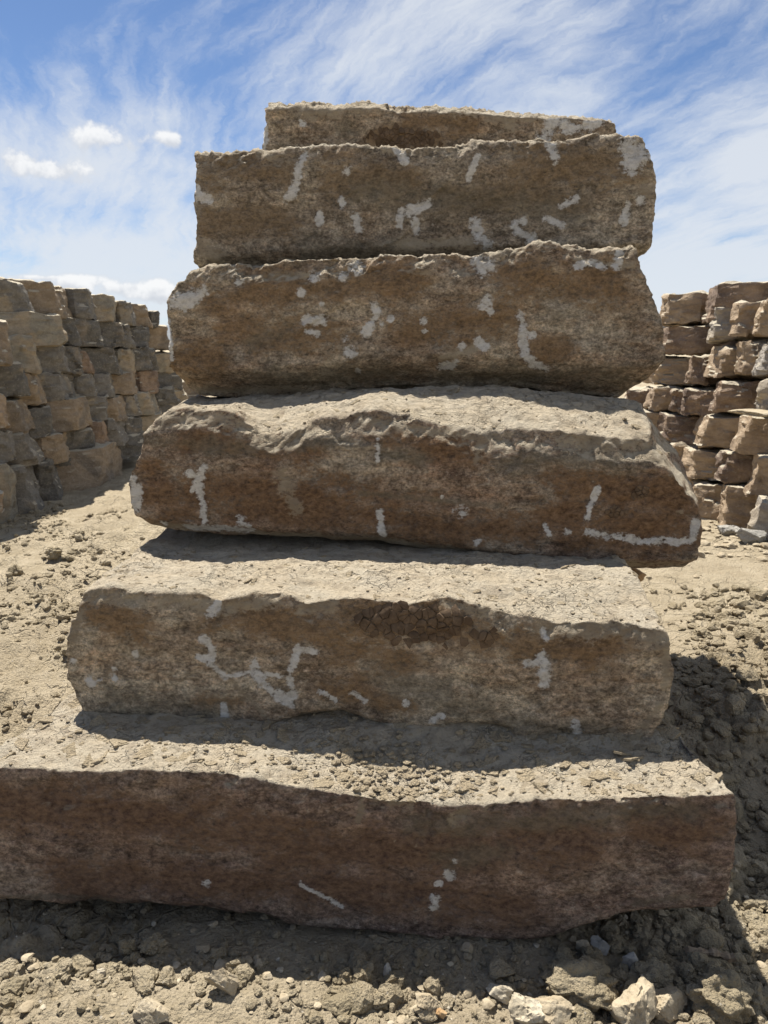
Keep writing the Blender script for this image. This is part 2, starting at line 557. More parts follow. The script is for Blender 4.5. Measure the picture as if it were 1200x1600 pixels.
def pile_material(name, grey, tan, bias=0.5, dustc=(0.42, 0.37, 0.28)):
    """quarried block of the far piles: grey bedding faces with tan broken ends, differing by object"""
    m, N = new_mat(name)
    oi = N.n('ShaderNodeObjectInfo')
    off = N.vmath('MULTIPLY', N.vmath('ADD', oi.outputs['Random'], (0, 0, 0)), (37.0, 53.0, 71.0))
    co = N.vmath('ADD', N.n('ShaderNodeTexCoord').outputs['Object'], off)
    big = N.noise(co, 2.6, 3, 0.5, 0.5)
    med = N.noise(N.mapping(co, scale=(1, 1, 2.2)), 8, 6, 0.65, 0.3)
    grain = N.noise(co, 45, 5, 0.7)
    f = N.smooth(N.math('ADD', big, bias - 0.5), 0.44, 0.56)
    c = N.mix(f, grey, tan)
    c = N.mix(N.smooth(med, 0.38, 0.62, 0.0, 0.55), c, N.mix(1.0, c, (0.55, 0.52, 0.50), 'MULTIPLY'))
    c = N.mix(N.smooth(grain, 0.50, 0.72, 0, 0.35), c, (0.42, 0.38, 0.31))
    chalk = N.noise(co, 13, 6, 0.72)
    c = N.mix(N.smooth(chalk, 0.66, 0.76, 0, 0.45), c, (0.42, 0.39, 0.34))
    ge = N.n('ShaderNodeNewGeometry')
    sn = N.n('ShaderNodeSeparateXYZ')
    N.put(sn.inputs[0], ge.outputs['Normal'])
    c = N.mix(N.smooth(N.math('ADD', sn.outputs[2], N.math('MULTIPLY', N.math('SUBTRACT', med, 0.5), 0.6)), 0.45, 0.75), c, dustc)
    hgt = N.math('ADD', N.math('MULTIPLY', med, 1.5), N.math('MULTIPLY', grain, 0.7))
    finish(N, c, 0.92, hgt, 0.02, 0.9)
    return m


def earth_material(name, base, pale, dark, cracks=True, scale=1.0):
    m, N = new_mat(name)
    ge = N.n('ShaderNodeNewGeometry')
    co = ge.outputs['Position']
    big = N.noise(co, 0.9, 4, 0.6, 0.2)
    med = N.noise(co, 6.5, 6, 0.65, 0.3)
    fin = N.noise(co, 48 * scale, 6, 0.72)
    grit = N.voro(co, 95 * scale)
    c = N.mix(N.smooth(med, 0.36, 0.66), base, pale)
    c = N.mix(N.smooth(big, 0.45, 0.65, 0, 0.5), c, dark)
    c = N.mix(N.smooth(fin, 0.52, 0.36, 0, 0.45), c, N.mix(0.5, dark, base))
    c = N.mix(N.smooth(fin, 0.58, 0.72, 0, 0.5), c, (0.50, 0.44, 0.34))
    chips = N.voro(co, 26 * scale)
    c = N.mix(N.smooth(chips, 0.115, 0.09, 0, 0.55), c, (0.46, 0.42, 0.36))
    hgt = N.math('ADD', N.math('MULTIPLY', fin, 1.6), N.math('MULTIPLY', N.math('SUBTRACT', 1.0, grit), 0.5))
    hgt = N.math('ADD', hgt, N.math('MULTIPLY', med, 1.2))
    hgt = N.math('ADD', hgt, N.math('MULTIPLY', N.noise(co, 17, 5, 0.7), 1.6))
    if cracks:
        wv = N.vmath('ADD', co, N.vmath('MULTIPLY', N.noise(co, 9, 3, 0.5, out=1), (0.10, 0.10, 0.0)))
        e = N.voro(N.vmath('MULTIPLY', wv, (1, 1, 0)), 6.5, 'DISTANCE_TO_EDGE')
        gate = N.smooth(N.noise(co, 1.3, 2, 0.5), 0.46, 0.58)
        cr = N.math('MULTIPLY', N.smooth(e, 0.035, 0.008), gate)
        hgt = N.math('SUBTRACT', hgt, N.math('MULTIPLY', cr, 1.5))
    finish(N, c, 0.96, hgt, 0.016, 1.0)
    return m


def plain_rock_material(name, a, b, sc=14, bump=0.006):
    m, N = new_mat(name)
    oi = N.n('ShaderNodeObjectInfo')
    co = N.vmath('ADD', N.n('ShaderNodeTexCoord').outputs['Object'], N.vmath('MULTIPLY', oi.outputs['Random'], (31, 17, 23)))
    n1 = N.noise(co, sc, 6, 0.65, 0.3)
    n2 = N.noise(co, sc * 6, 5, 0.7)
    c = N.mix(N.smooth(n1, 0.36, 0.64), a, b)
    c = N.mix(N.smooth(n2, 0.48, 0.34, 0, 0.5), c, N.mix(1.0, a, (0.5, 0.47, 0.44), 'MULTIPLY'))
    finish(N, c, 0.93, N.math('ADD', n1, N.math('MULTIPLY', n2, 0.6)), bump, 0.9)
    return m


M_EARTH = earth_material('dry_clay_earth', (0.345, 0.285, 0.192), (0.43, 0.362, 0.255), (0.285, 0.23, 0.152))
M_CLOD = earth_material('dry_clay_clods', (0.345, 0.285, 0.185), (0.45, 0.38, 0.265), (0.28, 0.22, 0.14), cracks=False, scale=1.4)
M_FLAKE = earth_material('dried_mud_flakes', (0.38, 0.308, 0.205), (0.46, 0.38, 0.26), (0.33, 0.262, 0.17), cracks=False, scale=1.6)
M_MUDPLATE = plain_rock_material('cracked_brown_mud', (0.085, 0.056, 0.034), (0.145, 0.10, 0.063), 22, 0.004)
M_ROCK_TAN = plain_rock_material('tan_stone', (0.30, 0.245, 0.165), (0.385, 0.325, 0.23))
M_ROCK_GREY = plain_rock_material('grey_stone', (0.255, 0.24, 0.21), (0.36, 0.34, 0.30))
M_ROCK_PALE = plain_rock_material('pale_stone', (0.37, 0.315, 0.225), (0.46, 0.41, 0.315))
M_ROCK_RUST = plain_rock_material('rusty_stone', (0.36, 0.21, 0.095), (0.42, 0.29, 0.16))
M_WOOD = plain_rock_material('weathered_wood', (0.20, 0.15, 0.10), (0.30, 0.24, 0.17), 30, 0.003)

# ------------------------------------------------------------------ ground
GX0 = 0.0


def ground_z(x, y):
    x = np.atleast_1d(np.asarray(x, float))
    y = np.atleast_1d(np.asarray(y, float))
    p = np.stack([x, y, 0 * x], 1)
    near = np.exp(-np.maximum(0, np.hypot(x, y - 2) - 4) / 6.0)
    z = -0.13 + 0.10 * sstep(y, 2.0, 4.2)
    z = z + 0.09 * np.exp(-((x + 0.75) / 0.55) ** 2 - ((y - 1.50) / 0.26) ** 2) + 0.05 * np.exp(-((x - 0.95) / 0.4) ** 2 - ((y - 1.35) / 0.2) ** 2)
    z = z - 0.07 * sstep(x, 0.85, 1.15) * (1 - sstep(y, 2.4, 3.2)) * sstep(y, 1.45, 1.7)
    z = z + fbm(p, 0.55, 3, 0.5, 3) * 0.05 * (0.35 + 0.65 * near)
    # trodden soft earth: knobbly close to the block, in the disturbed strip at right, and in the front right corner
    rough = 0.42 + 0.75 * sstep(x - 0.25 * (y - 1.4), 0.1, 0.7) * (1 - sstep(y, 2.6, 3.4))
    strip = np.exp(-((x - 1.75 - 0.55 * (y - 3.3)) / 0.38) ** 2) * sstep(y, 2.6, 3.0) * (1 - sstep(y, 4.1, 4.6))
    rough = rough + strip * 1.2
    patch = np.clip(0.55 + fbm(p, 1.1, 2, 0.5, 19) * 1.5, 0.1, 1.4)
    rough = rough * patch * near + 0.15 + 0.95 * near * sstep(-x, 0.4, 1.2) * np.clip(0.7 + fbm(p, 0.8, 2, 0.5, 33) * 1.5, 0.15, 1.4)
    left = near * sstep(-x, 0.5, 1.1) * sstep(y, 1.9, 2.6)
    z = z + left * (fbm(p, (2.6, 4.2, 1), 4, 0.6, 61) * 0.035 + facets(np.stack([x * 5 + 0.3 * y, y * 9, 0 * x + 0.2], 1) + fbm(p, 5, 2, 0.5, 62)[:, None] * 0.4, 63) * 0.022)
    z = z + fbm(p, 3.2, 3, 0.55, 5) * 0.030 * rough
    z = z + strip * 0.05
    f1, f2 = worley(np.stack([x * 11, y * 11, 0 * x + 0.5], 1) + 0.35 * fbm(p, 9, 2, 0.5, 8)[:, None], 4)
    z = z + (0.5 - f1) * 0.030 * rough
    f1, f2 = worley(np.stack([x * 34, y * 34, 0 * x + 0.5], 1), 6)
    z = z + (0.5 - f1) * 0.011 * (rough + 0.15)
    z = z + fbm(p, 26, 2, 0.5, 21) * 0.006 * (rough + 0.1)
    fw = np.stack([x, y, 0 * x + 0.3], 1) + fbm(p, 7, 2, 0.5, 23)[:, None] * 0.05
    z = z + facets(fw * np.array([15, 15, 1]), 51) * 0.012 * (rough + 0.1) + facets(fw * np.array([42, 42, 1]), 52) * 0.0045 * (rough + 0.2)
    return z


def spread(lo, hi, step, far_lo, far_hi, g=1.09):
    a = list(np.arange(lo, hi, step))
    s = step
    v = a[-1]
    while v < far_hi:
        s *= g
        v += s
        a.append(v)
    s = step
    v = a[0]
    pre = []
    while v > far_lo:
        s *= g
        v -= s
        pre.append(v)
    return np.array(pre[::-1] + a)


gx = spread(-1.35, 1.45, 0.0085, -900, 900, 1.07)
gx = np.concatenate([gx[gx < -4.2], np.arange(-4.2, -1.36, 0.024), gx[(gx >= -1.36) & (gx <= 1.46)], np.arange(1.475, 3.6, 0.022), gx[gx > 3.62]])
gy = spread(1.22, 2.0, 0.0085, -900, 1500, 1.013)
# below the dense part fall off quickly
gy = np.concatenate([[-900, -300, -100, -40, -15, -6, -3, -1.5, -0.7, -0.2, 0.2, 0.45, 0.62, 0.75, 0.85, 0.93, 1.0, 1.06, 1.11, 1.15, 1.18, 1.2], gy[gy >= 1.22]])
k = np.searchsorted(gy, 14.0)
far = [14.0]
s_ = gy[k] - gy[k - 1]
while far[-1] < 1500:
    s_ *= 1.2
    far.append(far[-1] + s_)
gy = np.concatenate([gy[:k], far])
GXm, GYm = np.meshgrid(gx, gy, indexing='ij')
gzv = ground_z(GXm.ravel(), GYm.ravel())
V = np.stack([GXm.ravel(), GYm.ravel(), gzv], 1)
nxg, nyg = len(gx), len(gy)
i, j = np.meshgrid(np.arange(nxg - 1), np.arange(nyg - 1), indexing='ij')
i, j = i.ravel(), j.ravel()
F = np.stack([i * nyg + j, (i + 1) * nyg + j, (i + 1) * nyg + j + 1, i * nyg + j + 1], 1)
g_me = mesh_from('ground', V, F, M_EARTH)
ground = link('ground', g_me)
tag(ground, kind='structure')


def gz1(x, y):
    return float(ground_z([x], [y])[0])


# far low hills, a blue-grey strip beyond the yard
hv, hf = [], []
for a in np.linspace(-70, 70, 140):
    ar = math.radians(a)
    hh = 34 + 10 * math.sin(a * 0.11 + 1.0) + 9 * math.sin(a * 0.31) + 4 * math.sin(a * 0.9)
    for (d, z) in ((900, -2), (960, hh * 0.55), (1050, hh), (1250, hh * 0.3), (1300, -4)):
        hv.append((math.sin(ar) * d, math.cos(ar) * d, z))
for a in range(139):
    for b in range(4):
        hf.append((a * 5 + b, (a + 1) * 5 + b, (a + 1) * 5 + b + 1, a * 5 + b + 1))
M_HILL = plain_rock_material('hazy_hill_scrub', (0.12, 0.135, 0.15), (0.17, 0.18, 0.185), 0.02, 1.0)  # blue of the distance haze is mixed into the scrub colour
hills = link('hills', mesh_from('hills', np.array(hv), np.array(hf), M_HILL))
tag(hills, kind='structure')


# ------------------------------------------------------------------ the six big blocks
def tr(pts):
    p = sorted(pts)
    return np.array([a for a, b in p], float), np.array([b for a, b in p], float)


def seg_field(X, Z, segs):
    """segs: list of (polyline [(x,z)..], radius) -> field, 1 on the line falling to 0 at the radius and below"""
    f = np.full(len(X), -1.0)
    for pl, r in segs:
        if len(pl) == 1: pl = pl * 2
        for (x0, z0), (x1, z1) in zip(pl[:-1], pl[1:]):
            dx_, dz_ = x1 - x0, z1 - z0
            L2 = dx_ * dx_ + dz_ * dz_ + 1e-12
            t = np.clip(((X - x0) * dx_ + (Z - z0) * dz_) / L2, 0, 1)
            d = np.hypot(X - x0 - t * dx_, Z - z0 - t * dz_)
            f = np.maximum(f, 1.0 - 0.62 * d / r)
    return np.clip(f, 0, 1)


BLOCKS = {}


def big_block(name, Y, D, top, crest, bottom, left, right, mat, label, base_back, top_back, crest_dy=0.3,
              top_in=0.05, bot_in=0.05, r=0.022, white=(), dusty=(), grey=(), seed=1, step=0.0075, rimchip=0.02,
              terr=0.006, x_back=(0.0, 0.0), lowfreq=0.014, under=0.12, rimdust=0.6, yaw=0.0, stain=()):
    def conv(pts, dy, axis):
        o = []
        for (px, py) in pts:
            w = at_pl(px, py, Y + dy, yaw)
            o.append((w.x, w.z))
        return o
    tp = conv(top, top_in, 0)
    bt = conv(bottom, bot_in, 0)
    lf = conv(left, 0.02, 0)
    rt = conv(right, 0.02, 0)
    cr = conv(crest, crest_dy, 0) if crest else None
    tx, tz = tr(tp)
    bx, bz = tr(bt)
    lz, lx = tr([(z, x) for x, z in lf])
    rz, rx = tr([(z, x) for x, z in rt])
    zlo, zhi = bz.mean(), tz.mean()
    x0, x1 = lx.mean(), rx.mean()
    W_, H_ = x1 - x0, zhi - zlo
    nx = int(W_ / step)
    nz = int(H_ / step)
    nearD = min(D * 0.55, 0.55)
    ny1 = int(nearD / (step * 1.15))
    ty = np.concatenate([np.linspace(0, nearD / D, ny1, endpoint=False), np.linspace(nearD / D, 1, 12)])
    P, F = box_lattice(np.linspace(0, 1, nx + 1), ty, np.linspace(0, 1, nz + 1))
    Pm = P * np.array([W_, D, H_]) + np.array([x0, Y, zlo])
    rr = r * (1.0 + 1.1 * np.clip(fbm(Pm, 3.0, 3, 0.6, seed + 5), -0.75, 1.2))
    Q, edge = round_box(P, (W_, D, H_), rr)
    a, c, b = Q[:, 0], Q[:, 1], Q[:, 2]
    # ends
    XL = np.interp(lz.min() + b * (lz.max() - lz.min()), lz, lx) + x_back[0] * c
    XR = np.interp(rz.min() + b * (rz.max() - rz.min()), rz, rx) + x_back[1] * c
    X = XL + (XR - XL) * a
    # top and bottom height along the length and into the depth
    zt_f = np.interp(X, tx, tz)
    if cr:
        cxs, czs = tr(cr)
        zt_c = np.interp(X, cxs, czs)
        k = np.clip(c * D / crest_dy, 0, 1)
        zt = zt_f + (zt_c - zt_f) * (1 - (1 - k) ** 1.6)
        kb = np.clip((c * D - crest_dy) / max(D - crest_dy, 0.01), 0, 1)
        zt = zt + (top_back - zt) * sstep(kb, 0, 1)
    else:
        k = np.clip(c * D / 0.35, 0, 1)
        zt = zt_f + (top_back - zt_f) * sstep(k, 0, 1)
    zb_f = np.interp(X, bx, bz)
    kb = np.clip((c * D - 0.02) / 0.28, 0, 1)
    zb = zb_f + (base_back - zb_f) * sstep(kb, 0, 1)
    Z = zb + (zt - zb) * b
    # profile of the front: leans back at the rim, undercut below
    yo = top_in * sstep(b, 0.78, 1.0) ** 1.3 + bot_in * (1 - sstep(b, 0.0, under)) ** 1.2
    Yw = Y + yaw * X + c * D + yo * (1 - np.clip(c * D / 0.35, 0, 1))
    V = np.stack([X, Yw, Z], 1)
    N_ = vnormals(V, F)
    # relief
    fr = np.clip(-N_[:, 1], 0, 1)
    up = np.clip(N_[:, 2], 0, 1)
    so = seed * 7.31
    S = V + so
    d = fbm(S, 2.0, 3, 0.5, seed) * lowfreq
    d += fbm(S, (9, 9, 14), 4, 0.55, seed + 1) * 0.0065
    d += fbm(S, 38, 2, 0.5, seed + 2) * 0.0026
    # terraced flakes on the bedding plane on top
    hN = fbm(S, (4.5, 8.0, 4.5), 5, 0.58, seed + 3)
    st_ = 0.15
    q = hN / st_
    tern = (np.floor(q) + sstep(q - np.floor(q), 0.80, 1.0)) * st_
    far_in = sstep(c * D, 0.01, 0.16)
    d += up ** 2 * (0.25 + 0.75 * far_in) * (tern * terr * 2.6 - 0.004 + facets(S * np.array([13, 17, 13]) + fbm(S, 9, 2, 0.5, seed)[:, None] * 0.5, seed + 21) * terr * 0.55)
    # chipped arrises: shards of several sizes
    wS = S + fbm(S, 10, 3, 0.6, seed + 15)[:, None] * 0.03
    ch = facets(wS * np.array([6.5, 7, 9]), seed + 7) * 0.6 + facets(wS * np.array([15, 15, 21]), seed + 8) * 0.5 + facets(wS * 40, seed + 9) * 0.36
    zone = sstep(b, 0.74, 0.96) * (1 - sstep(c * D, 0.02, 0.13))
    zone = np.maximum(zone, np.clip(edge, 0, 1) * (np.abs(N_[:, 0]) > 0.3) * 0.7)
    d += zone * np.clip(ch, -1.2, 0.5) * rimchip * 0.85
    d += zone * fbm(S, (17, 17, 22), 3, 0.6, seed + 13) * 0.35 * rimchip
    d += fr * (facets(wS * np.array([2.4, 2.4, 4.5]), seed + 41) * 0.007 + facets(wS * np.array([7, 7, 13]), seed + 42) * 0.0030)
    # broken ends
    en = np.clip(np.abs(N_[:, 0]) - 0.4, 0, 1) * 1.4
    d += en * (facets(wS * np.array([5, 5, 8]), seed + 31) * 0.012 + facets(wS * np.array([13, 13, 19]), seed + 32) * 0.006)
    # small pits on the face
    f1, f2 = worley(S * 16, seed + 11)
    d -= fr * np.clip(0.28 - f1, 0, 1) * 0.018
    V = V + N_ * d[:, None]
    me = mesh_from(name, V - np.array([0, Y, 0]), F, mat)
    ob = link(name, me, loc=(0, Y, 0))
    # attributes: marks on the front face
    def wseg(lst):
        o = []
        for it in lst:
            if len(it) == 3 and not isinstance(it[0], tuple):
                px, py, rp = it
                w = at_pl(px, py, Y, yaw)
                o.append(([(w.x, w.z)], rp * 1.12 / FPX * (Y * 1.02)))
            else:
                pl, rp = it
                o.append(([(at_pl(px, py, Y, yaw).x, at_pl(px, py, Y, yaw).z) for px, py in pl], rp * 1.12 / FPX * (Y * 1.02)))
        return o
    fm = np.clip((fr + 0.35 * np.abs(N_[:, 0])) * 2.2, 0, 1) * (c < 0.4)
    col = np.zeros((len(V), 4), np.float32)
    for ch, lst in ((0, white), (1, dusty), (2, grey), (3, stain)):
        if lst:
            col[:, ch] = seg_field(V[:, 0], V[:, 2], wseg(lst)) * fm
    # pale bruised arris along the rim, and dusty lower lip
    rim = edge * sstep(b, 0.90, 1.0) * (c < 0.3)
    col[:, 1] = np.maximum(col[:, 1], rim * rimdust)
    lip = (1 - sstep(b, 0.0, 0.10)) * (c < 0.2)
    col[:, 1] = np.maximum(col[:, 1], lip * 0.50)
    endw = np.clip(edge * 1.2, 0, 1) * np.clip(np.abs(N_[:, 0]) * 1.3 - 0.2, 0, 1)
    col[:, 1] = np.maximum(col[:, 1], endw * 0.58)
    ca = me.color_attributes.new('marks', 'FLOAT_COLOR', 'POINT')
    ca.data.foreach_set('color', col.ravel())
    tag(ob, label, 'stone block', 'stepped stack of big sandstone blocks')
    BLOCKS[name + str(seed)] = (ob, V, F)
    return ob, V, F


def topz(V):
    return V


LEFT_FAR = [(-38, 1205), (-50, 1260), (-48, 1320), (-40, 1390)]
MB = dict(dark=(0.115, 0.082, 0.055), mid=(0.205, 0.155, 0.105), tan=(0.285, 0.235, 0.165), rust=(0.20, 0.125, 0.066))
M_B6 = block_material('purple_brown_sandstone', (0.137, 0.084, 0.060), (0.250, 0.162, 0.111), (0.329, 0.234, 0.148), (0.287, 0.170, 0.089), 0.4, tan_amt=0.5, seed=1.1)
M_B5 = block_material('tan_brown_sandstone', (0.195, 0.132, 0.075), (0.358, 0.255, 0.150), (0.494, 0.397, 0.251), (0.351, 0.202, 0.089), 0.45, tan_amt=0.8, seed=4.3)
M_B4 = block_material('rust_brown_sandstone', (0.146, 0.086, 0.047), (0.293, 0.189, 0.106), (0.442, 0.347, 0.217), (0.293, 0.155, 0.066), 0.6, tan_amt=0.55, seed=8.7, band=0.6)
M_B3 = block_material('olive_brown_sandstone', (0.182, 0.126, 0.073), (0.338, 0.247, 0.150), (0.468, 0.372, 0.234), (0.358, 0.204, 0.087), 0.5, tan_amt=0.75, seed=13.9)
M_B2 = block_material('grey_brown_sandstone', (0.182, 0.134, 0.083), (0.345, 0.267, 0.173), (0.481, 0.391, 0.257), (0.338, 0.220, 0.112), 0.4, tan_amt=0.75, seed=17.2)
M_B1 = block_material('warm_brown_sandstone', (0.195, 0.135, 0.078), (0.358, 0.262, 0.157), (0.455, 0.359, 0.222), (0.358, 0.220, 0.105), 0.5, tan_amt=0.5, seed=23.4)

b6 = big_block('stone_block', 1.82, 1.25,
    top=[(-80, 1195), (0, 1197), (60, 1200), (130, 1203), (200, 1200), (260, 1202), (330, 1206), (400, 1213), (460, 1228), (520, 1237), (560, 1243), (600, 1250), (660, 1252), (740, 1255), (800, 1252), (860, 1248), (920, 1247), (1000, 1245), (1080, 1241), (1145, 1240)],
    crest=None,
    bottom=[(-80, 1390), (0, 1400), (70, 1405), (110, 1413), (150, 1405), (200, 1412), (240, 1408), (330, 1420), (400, 1430), (460, 1447), (560, 1456), (640, 1460), (700, 1468), (770, 1470), (850, 1465), (900, 1445), (950, 1428), (1000, 1418), (1050, 1418), (1090, 1412)],
    left=LEFT_FAR,
    right=[(1143, 1240), (1145, 1270), (1142, 1310), (1135, 1350), (1130, 1378), (1112, 1398), (1090, 1412)],
    mat=M_B6, label='longest, dark purple-brown block at the very bottom of the stepped stack',
    yaw=-0.075, base_back=-0.09, top_back=0.405, top_in=0.004, bot_in=0.05, r=0.007, seed=1, rimchip=0.012, rimdust=0.5, terr=0.005, x_back=(0.37, -0.12),
    stain=[([(0, 1260), (300, 1290), (560, 1340), (900, 1310)], 60), ([(100, 1370), (500, 1390), (800, 1420)], 50), ([(1000, 1290), (1110, 1300)], 40)],
    white=[(703, 1368, 8), (686, 1384, 5), (681, 1405, 7), (677, 1417, 7), ([(470, 1386), (500, 1400), (535, 1421)], 4.5), (322, 1380, 7), (710, 1345, 3)],
    dusty=[(722, 1274, 17), (705, 1285, 9), ([(566, 1262), (560, 1287)], 7), ([(590, 1250), (640, 1262)], 9), (760, 1262, 5), (618, 1318, 3), (650, 1322, 3)],
    grey=[([(640, 1290), (760, 1290), (900, 1275), (1080, 1265)], 24), ([(690, 1338), (720, 1340), (775, 1330)], 24), (700, 1355, 12), ([(-60, 1398), (60, 1400), (200, 1408)], 7), ([(990, 1412), (1080, 1400)], 9)])

b5 = big_block('stone_block', 2.12, 1.25,
    top=[(118, 930), (140, 918), (175, 915), (210, 924), (260, 925), (310, 925), (345, 938), (395, 925), (440, 925), (480, 942), (520, 935), (560, 932), (600, 938), (640, 943), (700, 930), (750, 945), (790, 955), (830, 960), (870, 971), (915, 968), (960, 968), (1000, 975), (1052, 982)],
    crest=None,
    bottom=[(140, 1112), (150, 1118), (200, 1120), (250, 1120), (290, 1131), (350, 1130), (395, 1142), (430, 1132), (470, 1118), (530, 1115), (580, 1130), (620, 1140), (680, 1142), (720, 1132), (770, 1133), (790, 1138), (800, 1150), (840, 1158), (900, 1157), (985, 1158)],
    left=[(128, 905), (118, 935), (112, 965), (105, 1000), (106, 1040), (118, 1070), (130, 1095), (148, 1118)],
    right=[(1050, 960), (1053, 985), (1055, 1010), (1050, 1050), (1040, 1090), (1022, 1125), (1005, 1145), (985, 1158)],
    mat=M_B5, label='tan-brown block with zigzag white scrapes and cracked mud, second from stack bottom',
    yaw=-0.085, base_back=0.415, top_back=0.815, top_in=0.018, bot_in=0.05, r=0.009, seed=2, rimchip=0.009, terr=0.005, x_back=(0.06, -0.02),
    stain=[([(540, 965), (640, 960), (760, 985)], 50), ([(510, 1075), (560, 1085)], 22), ([(590, 1095), (640, 1100)], 20), ([(330, 960), (480, 985), (620, 1030)], 45), ([(820, 1000), (960, 1010)], 45), ([(140, 960), (220, 990)], 40), ([(310, 1090), (370, 1095)], 16)],
    white=[([(318, 998), (332, 1015), (330, 1035), (350, 1055)], 6), ([(310, 1025), (322, 1030)], 4), ([(350, 1056), (400, 1050)], 3), ([(398, 1035), (405, 1060), (425, 1080), (455, 1100)], 7), ([(400, 1050), (445, 1056)], 4), ([(455, 1100), (455, 1050), (465, 1015), (490, 1020)], 6), ([(435, 1083), (455, 1088)], 9), (213, 1022, 6), (178, 1045, 5), (181, 1060, 5), (140, 1066, 9), (156, 1062, 4), (113, 1035, 6), ([(340, 946), (328, 960)], 6), ([(350, 1100), (352, 1122)], 5), ([(550, 1082), (570, 1096)], 4), ([(500, 1080), (525, 1095)], 3), (635, 1098, 5), ([(675, 1125), (690, 1118)], 5), (738, 1068, 4), ([(850, 1020), (835, 1038), (820, 1037)], 6), ([(850, 1030), (848, 1070)], 8), ([(852, 988), (853, 1000)], 5), ([(900, 1130), (903, 1150)], 7)],
    dusty=[([(360, 1060), (420, 1120)], 5), ([(130, 932), (260, 938), (345, 952), (430, 940)], 15), ([(470, 955), (520, 948)], 10), ([(690, 945), (760, 958)], 9), ([(850, 985), (960, 985), (1045, 1000)], 20), ([(115, 1000), (125, 960)], 10), ([(1045, 1010), (1040, 1080), (1000, 1145)], 8)],
    grey=[([(180, 1090), (340, 1110)], 30), ([(600, 1060), (760, 1110)], 30), ([(760, 1130), (960, 1140)], 20)])

b4 = big_block('stone_block', 2.66, 1.35,
    top=[(225, 650), (260, 638), (300, 638), (360, 642), (400, 668), (430, 680), (470, 668), (505, 652), (530, 655), (560, 644), (600, 640), (640, 656), (700, 665), (740, 672), (760, 680), (800, 670), (860, 672), (920, 678), (980, 684), (1020, 690), (1050, 700)],
    crest=[(222, 640), (262, 622), (300, 625), (350, 626), (400, 620), (470, 618), (540, 610), (600, 605), (700, 606), (800, 608), (900, 615), (970, 626), (1025, 634)], crest_dy=0.42,
    bottom=[(225, 818), (232, 822), (290, 832), (340, 836), (400, 835), (460, 838), (520, 845), (560, 846), (620, 850), (660, 858), (720, 862), (780, 870), (840, 880), (900, 888), (960, 888), (1030, 889), (1080, 885)],
    left=[(262, 624), (240, 638), (222, 655), (219, 690), (205, 720), (199, 740), (202, 780), (210, 805), (230, 822)],
    right=[(1025, 638), (1033, 665), (1050, 690), (1070, 715), (1090, 755), (1097, 785), (1093, 830), (1087, 870), (1078, 887)],
    mat=M_B4, label='rusty dark brown block third from stack bottom, white line at its lower right',
    yaw=-0.09, base_back=0.86, top_back=1.32, top_in=0.045, bot_in=0.06, r=0.012, seed=3, rimchip=0.012, terr=0.006, x_back=(-0.10, 0.24),
    stain=[([(230, 770), (460, 790), (640, 810), (820, 835)], 48), ([(860, 800), (1060, 830)], 50), ([(880, 760), (1050, 770)], 40), ([(300, 690), (480, 700)], 26), ([(600, 690), (740, 700)], 26)],
    white=[([(295, 738), (308, 744), (311, 765), (318, 790), (318, 815)], 6), ([(300, 765), (312, 757)], 4), ([(318, 730), (316, 745)], 5), (252, 820, 5), ([(375, 812), (388, 828)], 7), ([(290, 826), (385, 832)], 6), ([(205, 752), (211, 770), (206, 792)], 9), ([(590, 685), (590, 718)], 4), ([(593, 800), (598, 835)], 5), (722, 800, 8), (708, 797, 3), ([(935, 765), (922, 790), (917, 810)], 4), ([(917, 830), (948, 836)], 6), ([(960, 838), (1000, 845), (1080, 846), (1088, 815)], 5), (690, 775, 2.5), (745, 845, 5), ([(850, 820), (858, 835)], 3), (885, 830, 5)],
    dusty=[([(240, 825), (400, 838), (560, 846), (700, 862), (840, 882), (1060, 885)], 9), ([(440, 740), (450, 770), (465, 790)], 14), ([(250, 655), (330, 655), (440, 692), (480, 668)], 14), ([(560, 655), (660, 672), (780, 690)], 9), ([(745, 720), (750, 690)], 7), ([(880, 690), (1010, 700), (1060, 730)], 16), (1065, 800, 8)],
    grey=[([(230, 690), (400, 700), (520, 690), (660, 720)], 16), ([(560, 770), (780, 790)], 5), ([(780, 720), (1000, 715)], 22)])

